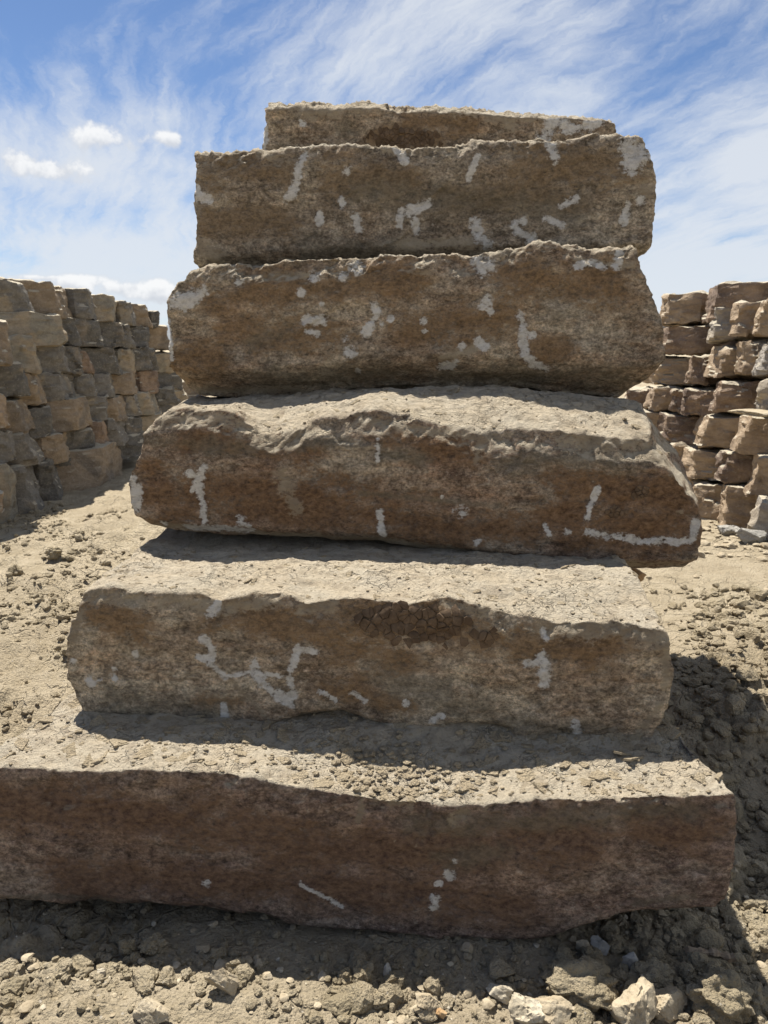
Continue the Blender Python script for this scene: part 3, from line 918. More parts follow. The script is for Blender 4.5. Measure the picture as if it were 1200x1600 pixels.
b3 = big_block('stone_block', 3.10, 1.15,
    top=[(285, 432), (310, 422), (330, 417), (370, 411), (430, 408), (520, 400), (560, 402), (610, 399), (640, 398), (700, 393), (730, 397), (760, 393), (790, 390), (830, 383), (860, 377), (880, 380), (900, 378), (910, 383), (970, 386), (995, 380), (1002, 384)],
    crest=None,
    bottom=[(280, 606), (296, 613), (330, 618), (380, 622), (450, 620), (500, 612), (560, 606), (620, 602), (680, 603), (740, 604), (800, 605), (860, 612), (920, 616), (975, 622)],
    left=[(290, 428), (275, 440), (263, 460), (261, 490), (263, 540), (268, 580), (280, 606), (296, 616)],
    right=[(1000, 380), (1005, 400), (1010, 430), (1025, 480), (1035, 530), (1038, 555), (1022, 585), (1003, 603), (980, 622)],
    mat=M_B3, label='broad olive-brown block third from the top of the stack, its right end slanting outwards',
    yaw=-0.09, base_back=1.345, top_back=1.905, top_in=0.03, bot_in=0.16, r=0.02, seed=4, rimchip=0.02, terr=0.005, x_back=(0.03, -0.03), under=0.26,
    stain=[([(330, 470), (480, 450), (640, 440)], 34), ([(360, 520), (520, 530)], 36), ([(800, 440), (960, 440)], 40), ([(840, 540), (880, 548)], 20), ([(640, 520), (780, 500)], 36), ([(270, 560), (340, 560)], 28)],
    white=[([(272, 472), (300, 462)], 9), ([(285, 478), (318, 455)], 7), ([(262, 500), (268, 560)], 3), (374, 440, 6), (490, 433, 8), (535, 433, 6), (558, 416, 9), (470, 458, 6), (503, 475, 4), ([(478, 499), (505, 500)], 7), ([(478, 518), (498, 522)], 4), ([(585, 478), (588, 492), (578, 510), (572, 520)], 6), (610, 498, 4), (597, 507, 4), (540, 530, 5), (548, 550, 8), (560, 580, 4), (662, 502, 4), (664, 518, 3.5), ([(748, 402), (755, 420), (766, 414)], 9), (760, 470, 7), (765, 487, 5), (752, 480, 5), ([(812, 492), (818, 510), (815, 530), (820, 555), (835, 568), (860, 575)], 5), ([(818, 515), (832, 524)], 4), ([(900, 416), (925, 410), (945, 415)], 4.5), ([(972, 390), (965, 415)], 5), ([(690, 575), (710, 571)], 6), ([(747, 532), (758, 540)], 6), (722, 540, 5)],
    dusty=[([(380, 436), (480, 428)], 7), ([(640, 425), (675, 425)], 4), ([(690, 560), (740, 545)], 7), ([(300, 612), (460, 612)], 8), (275, 470, 20), ([(900, 405), (990, 415)], 6)],
    grey=[([(395, 535), (450, 515)], 16), ([(400, 590), (600, 585)], 18), ([(700, 590), (980, 590)], 22), (870, 490, 28)])

b2 = big_block('stone_block', 3.34, 1.10,
    top=[(306, 236), (340, 238), (408, 233), (420, 234), (470, 231), (500, 227), (560, 229), (630, 230), (665, 230), (720, 225), (745, 219), (770, 220), (810, 219), (825, 219), (840, 217), (870, 217), (900, 218), (918, 212), (930, 208), (985, 209), (1000, 212), (1012, 222)],
    crest=None,
    bottom=[(302, 424), (400, 415), (600, 408), (800, 402), (1008, 402)],
    left=[(305, 235), (305, 280), (304, 320), (308, 355), (307, 380), (302, 400), (306, 424)],
    right=[(1010, 212), (1015, 235), (1018, 255), (1024, 270), (1023, 320), (1024, 340), (1018, 365), (1017, 385), (1008, 404)],
    mat=M_B2, label='grey-brown block second from stack top, square left end and rounded right end',
    yaw=-0.05, base_back=1.905, top_back=2.40, top_in=0.02, bot_in=0.05, r=0.018, seed=5, rimchip=0.02, terr=0.005,
    stain=[([(330, 270), (440, 265)], 34), ([(520, 275), (640, 285)], 32), ([(820, 255), (970, 260)], 40), ([(330, 345), (440, 350)], 28), ([(700, 310), (900, 300)], 26)],
    white=[([(475, 240), (466, 262), (463, 290), (456, 306), (448, 310)], 5), ([(306, 296), (311, 308), (326, 312)], 5), ([(501, 335), (499, 350)], 4.5), ([(557, 338), (560, 358)], 5.5), ([(627, 330), (625, 352)], 4), ([(640, 330), (670, 318)], 6), ([(650, 345), (652, 360)], 5), ([(533, 312), (535, 322)], 4), ([(746, 246), (738, 262), (732, 278)], 4), ([(862, 225), (866, 250)], 6), ([(880, 320), (898, 312)], 5), ([(852, 340), (878, 352)], 4), ([(803, 347), (818, 345)], 4.5), ([(806, 358), (818, 368)], 4.5), ([(743, 345), (748, 370), (762, 382)], 7), ([(985, 228), (1000, 240), (988, 258)], 12), ([(982, 318), (975, 345)], 5), ([(620, 226), (632, 250)], 5), (1001, 313, 6), (543, 268, 6), (830, 376, 8)],
    dusty=[([(405, 240), (450, 255)], 8), ([(600, 235), (700, 228)], 6), ([(310, 380), (340, 405)], 14), ([(630, 382), (760, 378)], 12), (990, 240, 24), (1005, 300, 14)],
    grey=[([(480, 392), (620, 385)], 20), ([(560, 300), (900, 330)], 26)])

b1 = big_block('stone_block', 3.62, 0.95,
    top=[(412, 178), (418, 161), (440, 158), (500, 160), (560, 159), (590, 158), (640, 165), (700, 168), (728, 165), (760, 170), (840, 178), (900, 182), (940, 184), (957, 189)],
    crest=None,
    bottom=[(411, 246), (600, 246), (800, 240), (960, 234)],
    left=[(416, 160), (412, 175), (414, 192), (410, 196), (410, 246)],
    right=[(957, 186), (960, 207), (960, 234)],
    mat=M_B1, label='thin warm brown block on the very top of the stack, its edges dusted pale',
    base_back=2.39, top_back=2.60, top_in=0.05, bot_in=0.02, r=0.02, seed=6, rimchip=0.025, terr=0.005,
    stain=[([(590, 215), (680, 216)], 16), ([(640, 190), (740, 195)], 16)],
    white=[([(862, 188), (850, 212)], 8), ([(880, 199), (905, 201), (937, 187)], 7), ([(413, 196), (413, 230)], 4), ([(468, 188), (475, 194)], 3)],
    dusty=[([(425, 165), (600, 168)], 9), ([(470, 175), (530, 178)], 10), ([(640, 168), (900, 188)], 7), ([(760, 180), (800, 196)], 10), (415, 210, 9)],
    grey=[(540, 200, 20)])

# ------------------------------------------------------------------ mud plates, flakes and crumbs
def clip_poly(poly, n, d):
    out = []
    for k in range(len(poly)):
        a, b = poly[k], poly[(k + 1) % len(poly)]
        da = a[0] * n[0] + a[1] * n[1] - d
        db = b[0] * n[0] + b[1] * n[1] - d
        if da <= 0: out.append(a)
        if (da < 0) != (db < 0):
            t = da / (da - db)
            out.append((a[0] + (b[0] - a[0]) * t, a[1] + (b[1] - a[1]) * t))
    return out


def voronoi_cells(pts, reach):
    cells = []
    P = np.array(pts)
    for k, p in enumerate(P):
        poly = [(p[0] + reach * x, p[1] + reach * y) for x, y in ((-1, -1), (1, -1), (1, 1), (-1, 1))]
        d = np.hypot(*(P - p).T)
        for j in np.argsort(d)[1:14]:
            q = P[j]
            n = q - p
            ln = np.hypot(*n)
            if ln > 2.9 * reach or ln < 1e-6: continue
            n = n / ln
            poly = clip_poly(poly, n, float(n @ ((p + q) / 2)))
            if len(poly) < 3: break
        if len(poly) >= 3: cells.append((p, poly))
    return cells


class Soup:
    """collects polygons into one mesh of triangles"""
    def __init__(s):
        s.V, s.F, s.n = [], [], 0

    def add(s, V, F):
        s.V.append(np.asarray(V, float))
        s.F.append(np.asarray(F, int) + s.n)
        s.n += len(V)

    def plate(s, poly, frame, th, inset=0.12, rs=None):
        """poly: 2-D points about (0,0); frame(u, v, h) -> world"""
        n = len(poly)
        c = np.mean(poly, 0)
        bot = [frame(u, v, -0.004) for u, v in poly]
        mid = [frame(u, v, th * 0.7) for u, v in poly]
        top = [frame(c[0] + (u - c[0]) * (1 - inset), c[1] + (v - c[1]) * (1 - inset), th * (1 + (rs.uniform(-.2, .2) if rs is not None else 0))) for u, v in poly]
        V = bot + mid + top + [frame(c[0], c[1], th)]
        F = []
        for k in range(n):
            j = (k + 1) % n
            F += [(k, j, n + j), (k, n + j, n + k), (n + k, n + j, 2 * n + j), (n + k, 2 * n + j, 2 * n + k), (2 * n + k, 2 * n + j, 3 * n)]
        s.add(np.array([tuple(v) for v in V]), F)

    def mesh(s, name, mat, smooth=False, sharp=None):
        return mesh_from(name, np.concatenate(s.V), np.concatenate(s.F), mat, smooth, sharp)


def bvh_of(VF):
    ob, V, F = VF
    return BVHTree.FromPolygons([tuple(v) for v in V], [tuple(int(i) for i in f) for f in F])


def front_mud(blk, Y, ells, cell, name='mud_patch', yaw=-0.085):
    """cracked mud plates stuck to a block's front face, inside ellipses given as (pixel x, y, rx, ry)"""
    ob, V, F = blk
    sel = V[F[:, 0]][:, 1] < Y + 0.4
    bv = BVHTree.FromPolygons([tuple(v) for v in V], [tuple(int(i) for i in f) for f in F[sel]])
    sp = Soup()
    rs = random.Random(5)
    for (px, py, rx, ry) in ells:
        c = at_pl(px, py, Y, yaw)
        k = Y * 1.03 / FPX
        rx, ry = rx * k, ry * k
        pts = []
        nu, nv = int(2 * rx / cell) + 3, int(2 * ry / cell) + 3
        for iu in range(nu):
            for iv in range(nv):
                pts.append(((iu - nu / 2 + rs.uniform(-.05, 1.05)) * cell, (iv - nv / 2 + rs.uniform(-.05, 1.05)) * cell))
        for p, poly in voronoi_cells(pts, cell * 1.3):
            e = (p[0] / rx) ** 2 + (p[1] / ry) ** 2
            if e > 1.0 + rs.uniform(-0.55, 0.15): continue
            hit = bv.ray_cast(Vector((c.x + p[0], Y - 1, c.z + p[1])), Vector((0, 1, 0)))
            if hit[0] is None: continue
            n = hit[1]
            if n.y > 0: n = -n
            if n.y > -0.5: continue
            tu = Vector((1, 0, 0)) - n * n.x
            tu.normalize()
            tv = tu.cross(n)
            if tv.z < 0: tv = -tv
            tilt = Vector((rs.uniform(-.1, .1), 0, rs.uniform(-.1, .1)))
            o = hit[0]
            q = [((u - p[0]) * 0.925, (v - p[1]) * 0.925) for u, v in poly]
            th = rs.uniform(0.003, 0.0055) * (1.25 - 0.7 * min(e, 1))
            sp.plate(q, lambda u, v, h: o + tu * u + tv * v + n * (h + u * tilt.x + v * tilt.z), th, 0.22, rs)
    me = sp.mesh(name, M_MUDPLATE, True, math.radians(40))
    me.transform(__import__('mathutils').Matrix.Translation((0, -Y, 0)))
    o = link(name, me, ob)
    o['kind'] = 'stuff'
    return o


front_mud(b5, 2.12, [(655, 976, 92, 40), (595, 972, 48, 22), (757, 994, 22, 17)], 0.025)
front_mud(b1, 3.62, [(632, 216, 58, 15)], 0.022, yaw=0.0)
front_mud(b4, 2.66, [(1000, 770, 16, 12), (960, 800, 20, 8)], 0.016)

CL = [clod_shape(1, s) for s in range(6)]
CL0 = [(_IV * (0.75 + 0.35 * np.random.default_rng(900 + s).uniform(size=12))[:, None], _IF) for s in range(8)]
CL2 = [clod_shape(2, s + 20) for s in range(6)]
CR = [rock_shape(1, s + 50, 6, 0.06) for s in range(6)]


def rotm(rs):
    q = rs.normal(size=4)
    q /= np.linalg.norm(q)
    w, x, y, z = q
    return np.array([[1 - 2 * (y * y + z * z), 2 * (x * y - z * w), 2 * (x * z + y * w)],
                     [2 * (x * y + z * w), 1 - 2 * (x * x + z * z), 2 * (y * z - x * w)],
                     [2 * (x * z - y * w), 2 * (y * z + x * w), 1 - 2 * (x * x + y * y)]])


def debris_on_top(blk, Y, dens, n_flake, n_crumb, fl=(0.012, 0.040), cr=(0.002, 0.011), seed=1, ymax=0.55, yaw=-0.08):
    ob, V, F = blk
    sel = V[F[:, 0]][:, 1] < Y + ymax + 0.3
    bv = BVHTree.FromPolygons([tuple(v) for v in V], [tuple(int(i) for i in f) for f in F[sel]])
    rs = np.random.default_rng(seed)
    sp = Soup()
    x0, x1 = V[:, 0].min(), V[:, 0].max()

    def spot(big=False):
        for _ in range(60):
            x, yy = rs.uniform(x0, x1), rs.uniform(0.038 if big else 0.008, ymax)
            y = Y + yaw * x + yy
            if rs.uniform() > dens(x, yy): continue
            h = bv.ray_cast(Vector((x, y, V[:, 2].max() + 0.3)), Vector((0, 0, -1)))
            if h[0] is not None and h[1].z > 0.55: return h
        return None
    for _ in range(n_flake):
        h = spot(True)
        if h is None: continue
        o, n = h[0], h[1]
        s = rs.uniform(*fl) * rs.uniform(0.6, 1.0)
        m = rs.integers(7, 11)
        an = np.sort(rs.uniform(0, 2 * math.pi, m))
        if np.diff(np.append(an, an[0] + 2 * math.pi)).max() > 2.6: continue
        el = rs.uniform(0.55, 1.0)
        rot = rs.uniform(0, math.pi)
        pol = []
        for a_ in an:
            r_ = s * rs.uniform(0.6, 1.2)
            u, v = r_ * math.cos(a_), r_ * math.sin(a_) * el
            pol.append((u * math.cos(rot) - v * math.sin(rot), u * math.sin(rot) + v * math.cos(rot)))
        nn = (n + Vector((rs.normal() * .06, rs.normal() * .06, 0))).normalized()
        tu = Vector((1, 0, 0)) - nn * nn.x
        tu.normalize()
        tv = nn.cross(tu)
        sp.plate(pol, lambda u, v, hh: o + tu * u + tv * v + nn * hh, s * rs.uniform(0.03, 0.085) + 0.0012, 0.12)
    for _ in range(n_crumb):
        h = spot()
        if h is None: continue
        s = cr[0] + (cr[1] - cr[0]) * rs.uniform() ** 2.6
        Vc, Fc = CL0[rs.integers(8)] if s < 0.005 else (CL if rs.uniform() < 0.25 else CR)[rs.integers(6)]
        Vr = (Vc @ rotm(rs).T) * s * np.array([1.15, 1, rs.uniform(.4, .8)])
        sp.add(Vr + np.array(h[0]) + np.array([0, 0, s * 0.35]), Fc)
    me = sp.mesh('mud_crumbs', M_FLAKE, False)
    me.transform(__import__('mathutils').Matrix.Translation((0, -Y, 0)))
    o = link('mud_crumbs', me, ob)
    o['kind'] = 'stuff'


debris_on_top(b6, 1.82, lambda x, y: 0.30 + 0.5 * math.exp(-((x + 0.60) / 0.3) ** 2) + 0.35 * (x > 0.4), 300, 1500, (0.010, 0.046), (0.0012, 0.007), seed=2, ymax=0.44)
debris_on_top(b6, 1.82, lambda x, y: math.exp(-((x - 0.04) / 0.22) ** 2) * math.exp(-((y - 0.11) / 0.10) ** 2), 60, 520, (0.008, 0.030), (0.0015, 0.014), seed=12, ymax=0.35)
debris_on_top(b5, 2.12, lambda x, y: 0.35 + 0.4 * (x > 0), 150, 700, (0.008, 0.026), (0.0012, 0.006), seed=3, ymax=0.62)
debris_on_top(b4, 2.66, lambda x, y: 0.5, 100, 350, (0.010, 0.030), (0.0012, 0.006), seed=4, ymax=0.5)

# a rusty stone wedge between two blocks
def wedge(px, py, Y, s, label, mat, seed):
    w = at_y(px, py, Y)
    V, F = rock_shape(3, seed, 8, 0.06)
    V = V * np.array(s)
    me = mesh_from('spacer_stone', V, F, mat, True, math.radians(32))
    o = link('spacer_stone', me, loc=w)
    tag(o, label, 'spacer stone')
    return o


wedge(987, 897, 3.0, (0.062, 0.06, 0.032), 'small rusty orange stone wedged under the right end of the third block', M_ROCK_RUST, 91)

# ------------------------------------------------------------------ the two far piles
M_P = {
    'grey': pile_material('grey_pile_stone', (0.185, 0.172, 0.15), (0.29, 0.245, 0.18), 0.38),
    'dark': pile_material('dark_grey_pile_stone', (0.138, 0.129, 0.113), (0.235, 0.20, 0.155), 0.38),
    'tan': pile_material('tan_pile_stone', (0.255, 0.23, 0.18), (0.325, 0.268, 0.19), 0.53),
    'brown': pile_material('brown_pile_stone', (0.195, 0.162, 0.125), (0.275, 0.215, 0.150), 0.54),
    'rbrown': pile_material('dull_brown_pile_stone', (0.175, 0.127, 0.095), (0.275, 0.198, 0.138), 0.50),
    'sand': pile_material('sandy_pile_stone', (0.30, 0.225, 0.155), (0.375, 0.283, 0.19), 0.55),
    'blue': pile_material('pale_grey_pile_stone', (0.32, 0.29, 0.25), (0.38, 0.325, 0.25), 0.45),
}


def pile_stone(box, P0, u, nrm, mat, label, group, seed, out=0.0, prow=(0.45, 0.3, 0.45), L=1.15, cuts=4, tilt=(0.15, 0.45), side=1.0, batter=0.30, foot=False, gap=0.0, ragged=1.0):
    """box in photo pixels on the pile's face plane -> a quarried block lying at right angles to the face"""
    x0, x1, y0, y1 = box
    rs = np.random.default_rng(seed)
    # the pile leans back: find the height of this course first, then its setback
    Pp = Vector((P0[0], P0[1], 0))
    xm, ym = (x0 + x1) / 2, (y0 + y1) / 2
    dr, nv = ray(xm, ym), Vector((nrm[0], nrm[1], 0))
    zc = CAM_H + dr.z * (Pp - Vector((0, 0, CAM_H))).dot(nv) / dr.dot(nv)
    out += batter * (1.1 - zc)
    Pp = Pp + nv * out

    def hit(px, py):
        d = ray(px, py)
        o = Vector((0, 0, CAM_H))
        nv = Vector((nrm[0], nrm[1], 0))
        t = (Pp - o).dot(nv) / d.dot(nv)
        w = o + d * t
        return (w - Pp).dot(Vector((u[0], u[1], 0))), w.z
    xm, ym = (x0 + x1) / 2, (y0 + y1) / 2
    ua, ub = sorted((hit(x0, ym)[0], hit(x1, ym)[0]))
    z0, z1 = hit(xm, y1)[1], hit(xm, y0)[1]
    if foot: z0 = min(z0, -0.08)
    if gap:
        z0 += 0.01 * (not foot)
        z1 -= gap
    W_, H_ = ub - ua, z1 - z0
    if W_ > 1.0 and L > 1.0: L = max(0.6, min(L, 1.0))
    n1, n3 = 22, 18
    ty = np.concatenate([np.linspace(0, 0.40, 13, endpoint=False), np.linspace(0.40, 1, 5)])
    Q, F = box_lattice(np.linspace(0, 1, n1), ty, np.linspace(0, 1, n3))
    Q, edge = round_box(Q, (W_, L, H_), 0.012)
    a, c, b = Q[:, 0], Q[:, 1], Q[:, 2]
    p = np.stack([(a - 0.5) * W_, c * L, (b - 0.5) * H_], 1)
    # broken end: two or three facets meeting at a ridge
    rg, s1, s2 = prow
    rg = (rg - 0.5 + 0.12 * (b - 0.5) * rs.normal()) * W_
    off = np.maximum(rg - p[:, 0], 0) * s1 + np.maximum(p[:, 0] - rg, 0) * s2
    off += (b - 0.5) * H_ * rs.uniform(*tilt) * sstep((p[:, 0] - rg) * side, -0.02, 0.04) - 0.02
    p[:, 1] += off * (1 - sstep(c, 0.0, 0.6))
    # knocked corners
    hs = np.array([W_ / 2, L, H_ / 2])
    for _ in range(cuts):
        n = np.array([rs.choice([-1, 1]) * rs.uniform(0.3, 1), -rs.uniform(0.2, 0.9), rs.choice([-1, 1]) * rs.uniform(0.2, 1.1)])
        n /= np.linalg.norm(n)
        lim = abs(n[0]) * hs[0] + abs(n[2]) * hs[2]
        d = lim * rs.uniform(0.72, 0.98)
        p -= np.maximum(0, p @ n - d)[:, None] * n
    S = p + seed * 3.17
    N_ = vnormals(p, F)
    dsp = fbm(S, (3, 3, 5), 3, 0.55, seed) * 0.020 + facets(S * np.array([4.5, 4.5, 6]), seed + 4) * 0.022 + fbm(S, (11, 11, 18), 3, 0.55, seed + 1) * 0.012
    dsp = dsp * ragged + (ragged - 1) * facets(S * np.array([6, 6, 9]), seed + 3) * 0.03
    p = p + N_ * dsp[:, None]
    # into the world frame: local x along the face, local y into the pile
    ang = math.atan2(u[1], u[0])
    me_y = np.array([-nrm[0], -nrm[1], 0])
    # local frame must be right handed: (u, -nrm, z)
    U = np.array([u[0], u[1], 0])
    if np.cross(U, me_y)[2] < 0:
        U = -U
    yaw = rs.normal() * 0.05
    U, Yv = U * math.cos(yaw) + me_y * math.sin(yaw), me_y * math.cos(yaw) - U * math.sin(yaw)
    cen = Vector((Pp.x + u[0] * (ua + ub) / 2, Pp.y + u[1] * (ua + ub) / 2, (z0 + z1) / 2))
    Wd = p[:, :1] * U + p[:, 1:2] * Yv + p[:, 2:] * np.array([0, 0, 1.0])
    me = mesh_from('quarry_stone', Wd, F, M_P[mat], True, math.radians(26))
    o = link('quarry_stone', me, loc=cen)
    tag(o, label, 'stone block', group)
    return o


LP = 'quarried stones in the left pile'
un = Vector((0.11, 1.0)).normalized()
LU, LN = (un.x, un.y), (un.y, -un.x)          # along the face (away), outward normal (+x)
LP0 = (-3.70, 7.0)
un = Vector((-0.28, 1.0)).normalized()
RU, RN = (un.x, un.y), (-un.y, un.x)
RP0 = (3.38, 6.4)


def L(cx0, cx1, cy0, cy1): return (cx0 * .26667, cx1 * .26667, 400 + cy0 * .26667, 400 + cy1 * .26667)
def R(cx0, cx1, cy0, cy1): return (960 + cx0 * .275, 960 + cx1 * .275, 410 + cy0 * .275, 410 + cy1 * .275)


# (crop box, material, outward shift, prow (ridge, near slope, far slope), label)
left_pile = [
    (L(-140, 190, 140, 322), 'grey', 0.0, (.8, .1, .3), 'long grey stone at the left photo edge, top course of the left pile'),
    (L(185, 495, 165, 362), 'brown', 0.02, (.4, .15, .2), 'brown and grey stone second from the left in the top course of the left pile'),
    (L(475, 582, 202, 372), 'grey', 0.0, (.3, .3, .3), 'narrow smooth grey stone third from the left in the top course of the left pile'),
    (L(570, 742, 232, 390), 'tan', 0.03, (.45, .25, .5), 'tan stone with a pale grey right facet in the top course of the left pile'),
    (L(735, 822, 275, 410), 'grey', 0.0, (.3, .3, .35), 'small plain grey stone fifth in the top course of the left pile'),
    (L(800, 912, 285, 415), 'brown', 0.02, (.5, .25, .4), 'grey stone with a tan right end, sixth in the left pile top course'),
    (L(905, 938, 325, 420), 'dark', 0.0, (.5, .3, .3), 'thin dark stone last in view in the top course of the left pile'),
    (L(-150, 410, 322, 530), 'tan', 0.32, (.9, .05, .5), 'large sandy slab sticking out of the second course of the left pile'),
    (L(-70, 105, 385, 635), 'brown', 0.55, (.5, .3, .4), 'rust-brown stone at the left photo edge under the large sandy slab'),
    (L(370, 492, 365, 527), 'dark', 0.0, (.6, .2, .5), 'dark grey stone right beside the large sandy slab in the second course'),
    (L(470, 642, 375, 532), 'dark', 0.05, (.65, .2, .8), 'dark stone with a pale right facet, third in the second course of the left pile'),
    (L(628, 745, 390, 537), 'dark', 0.0, (.7, .15, .5), 'plain dark stone fourth in the second course of the left pile'),
    (L(735, 822, 410, 537), 'grey', 0.0, (.2, .3, .3), 'mid grey stone fifth in the second course of the left pile'),
    (L(815, 896, 415, 532), 'dark', 0.02, (.6, .2, .8), 'small dark stone with a bright right strip in the second course of the left pile'),
    (L(885, 1070, 415, 547), 'brown', 0.0, (.5, .2, .5), 'last stone in view in the second course of the left pile, brown at right'),
    (L(100, 258, 470, 682), 'tan', 0.10, (.55, .2, .6), 'grey-faced stone with a tan right side below the large sandy slab'),
    (L(250, 407, 528, 690), 'grey', 0.05, (.7, .1, .3), 'squarish grey stone second in the third course of the left pile'),
    (L(405, 522, 528, 687), 'dark', 0.02, (.45, .2, .7), 'dark stone with a pale upright strip in the third course of the left pile'),
    (L(490, 562, 560, 687), 'rbrown', -0.03, (.3, .3, .8), 'narrow brown wedge between two dark stones in the third course of the left pile'),
    (L(528, 745, 538, 697), 'dark', 0.06, (.62, .15, .6), 'biggest dark stone in the third course of the left pile'),
    (L(730, 838, 545, 687), 'tan', 0.0, (.3, .3, .4), 'tan stone right of the biggest dark stone in the third course'),
    (L(795, 912, 530, 667), 'dark', 0.04, (.6, .2, .9), 'dark stone with a pale slanting right edge in the third course of the left pile'),
    (L(858, 962, 540, 672), 'dark', 0.0, (.5, .3, .5), 'rounded dark stone second from the far end in the third course of the left pile'),
    (L(950, 1090, 570, 682), 'tan', 0.0, (.4, .3, .3), 'small tan stone last in view in the third course of the left pile'),
    (L(-60, 200, 640, 835), 'dark', 0.20, (.72, .1, .8), 'white-dusted dark stone at the left photo edge, fourth course of the left pile'),
    (L(140, 302, 685, 872), 'brown', 0.10, (.35, .3, .5), 'half dark, half brown stone second in the fourth course of the left pile'),
    (L(282, 540, 688, 840), 'grey', 0.06, (.25, .4, .25), 'wide light grey stone third in the fourth course of the left pile'),
    (L(490, 582, 688, 827), 'grey', 0.0, (.4, .3, .5), 'narrow grey stone right of the wide light grey one in the fourth course'),
    (L(575, 722, 688, 827), 'grey', 0.03, (.4, .3, .4), 'half dark, half buff stone fifth in the fourth course of the left pile'),
    (L(700, 862, 678, 807), 'brown', 0.02, (.4, .2, .3), 'brown stone with a grey bruise, sixth in the fourth course of the left pile'),
    (L(860, 962, 670, 802), 'rbrown', 0.0, (.5, .1, .3), 'dark brown flat-faced stone seventh in the fourth course of the left pile'),
    (L(955, 1130, 660, 782), 'dark', 0.0, (.5, .2, .4), 'last dark stone in view in the fourth course of the left pile'),
    (L(-60, 67, 812, 1012), 'sand', 0.25, (.4, .3, .3), 'sandy stone at the left photo edge in the fifth course of the left pile'),
    (L(45, 236, 840, 1032), 'brown', 0.16, (.3, .4, .3), 'brown stone with a dark left facet, second in the fifth course of the left pile'),
    (L(218, 370, 885, 1060), 'dark', 0.10, (.45, .3, .9), 'tilted dark grey wedge with pale sloping edge, fifth course, left pile'),
    (L(260, 568, 838, 1027), 'brown', 0.14, (.5, .2, .2), 'largest brown stone in the fifth course of the left pile, dark on its left half'),
    (L(500, 642, 825, 972), 'grey', 0.0, (.7, .2, .4), 'dull grey stone right of the largest brown one in the fifth course'),
    (L(635, 800, 820, 970), 'brown', 0.03, (.25, .3, .2), 'brown slab-like stone sixth in the fifth course of the left pile'),
    (L(770, 840, 810, 940), 'grey', 0.0, (.4, .3, .5), 'narrow grey stone between brown and tan ones in the fifth course of the left pile'),
    (L(795, 978, 798, 932), 'tan', 0.0, (.4, .2, .2), 'wide tan stone near the far end of the fifth course of the left pile'),
    (L(975, 1062, 770, 862), 'dark', 0.0, (.5, .2, .4), 'dark stone next to the last in the fifth course of the left pile'),
    (L(1030, 1120, 760, 862), 'tan', 0.0, (.5, .2, .4), 'last tan stone in the fifth course of the left pile, beside the big stack'),
    (L(-60, 122, 1032, 1222), 'grey', 0.24, (.6, .2, .4), 'rounded grey stone at the left photo edge in the sixth course of the left pile'),
    (L(80, 312, 1028, 1227), 'grey', 0.18, (.3, .6, .2), 'large light grey stone second in the sixth course of the left pile'),
    (L(295, 476, 1038, 1202), 'brown', 0.12, (.35, .3, .4), 'brown stone with chalky flecks in the sixth course of the left pile'),
    (L(430, 597, 1018, 1160), 'dark', 0.02, (.7, .1, .5), 'plain dark grey stone right of the chalk-flecked one in the sixth course'),
    (L(555, 662, 968, 1112), 'rbrown', 0.0, (.4, .2, .3), 'dark brown stone fifth in the sixth course of the left pile'),
    (L(655, 778, 945, 1112), 'grey', 0.03, (.2, .2, .1), 'flat light grey stone above the low wide stone at the foot of the left pile'),
    (L(778, 862, 945, 1062), 'dark', 0.0, (.5, .2, .3), 'last dark stone in view in the sixth course of the left pile'),
    (L(-50, 117, 1218, 1392), 'tan', 0.26, (.5, .2, .3), 'tan stone on the ground at the left photo edge, foot of the left pile'),
    (L(95, 272, 1222, 1390), 'grey', 0.20, (.3, .4, .3), 'light grey stone standing on the ground second from the left in the left pile'),
    (L(262, 377, 1200, 1352), 'dark', 0.10, (.4, .3, .5), 'tapering grey stone at the foot of the left pile beside a black gap'),
    (L(362, 482, 1175, 1335), 'dark', -0.22, (.5, .1, .2), 'dark recessed stone in the black gap at the foot of the left pile'),
    (L(472, 800, 1115, 1345), 'brown', 0.30, (.33, .25, .12), 'low wide brown stone with a flat bluish top at the foot of the left pile'),
    (L(720, 900, 1050, 1180), 'dark', 0.0, (.5, .2, .3), 'half hidden dark stone behind the low wide brown stone of the left pile'),
    (L(1050, 1290, 735, 862), 'brown', 0.0, (.5, .2, .3), 'brown stone just left of the gap under the third block, left pile'),
    (L(855, 1015, 925, 1070), 'tan', 0.0, (.5, .2, .3), 'tan stone peeping out left of the big stack in the sixth course, left pile'),
    (L(990, 1115, 845, 955), 'dark', 0.0, (.5, .2, .3), 'dark stone nearest the big stack, low in the left pile'),
    (L(-60, 56, 1388, 1510), 'sand', 0.62, (.6, .3, .5), 'small sandy stone lying in front of the left pile at the photo edge'),
]
for k, (bx, mt, out, pr, lab) in enumerate(left_pile):
    pr = (pr[0], 0.35 + pr[1], 0.26 + 0.26 * pr[2])
    pile_stone(bx, LP0, LU, LN, mt, lab, LP, 100 + k, out * 0.45, pr, batter=0.10, foot=749 < bx[3] < 790, tilt=(0.0, 0.28), ragged=1.15)

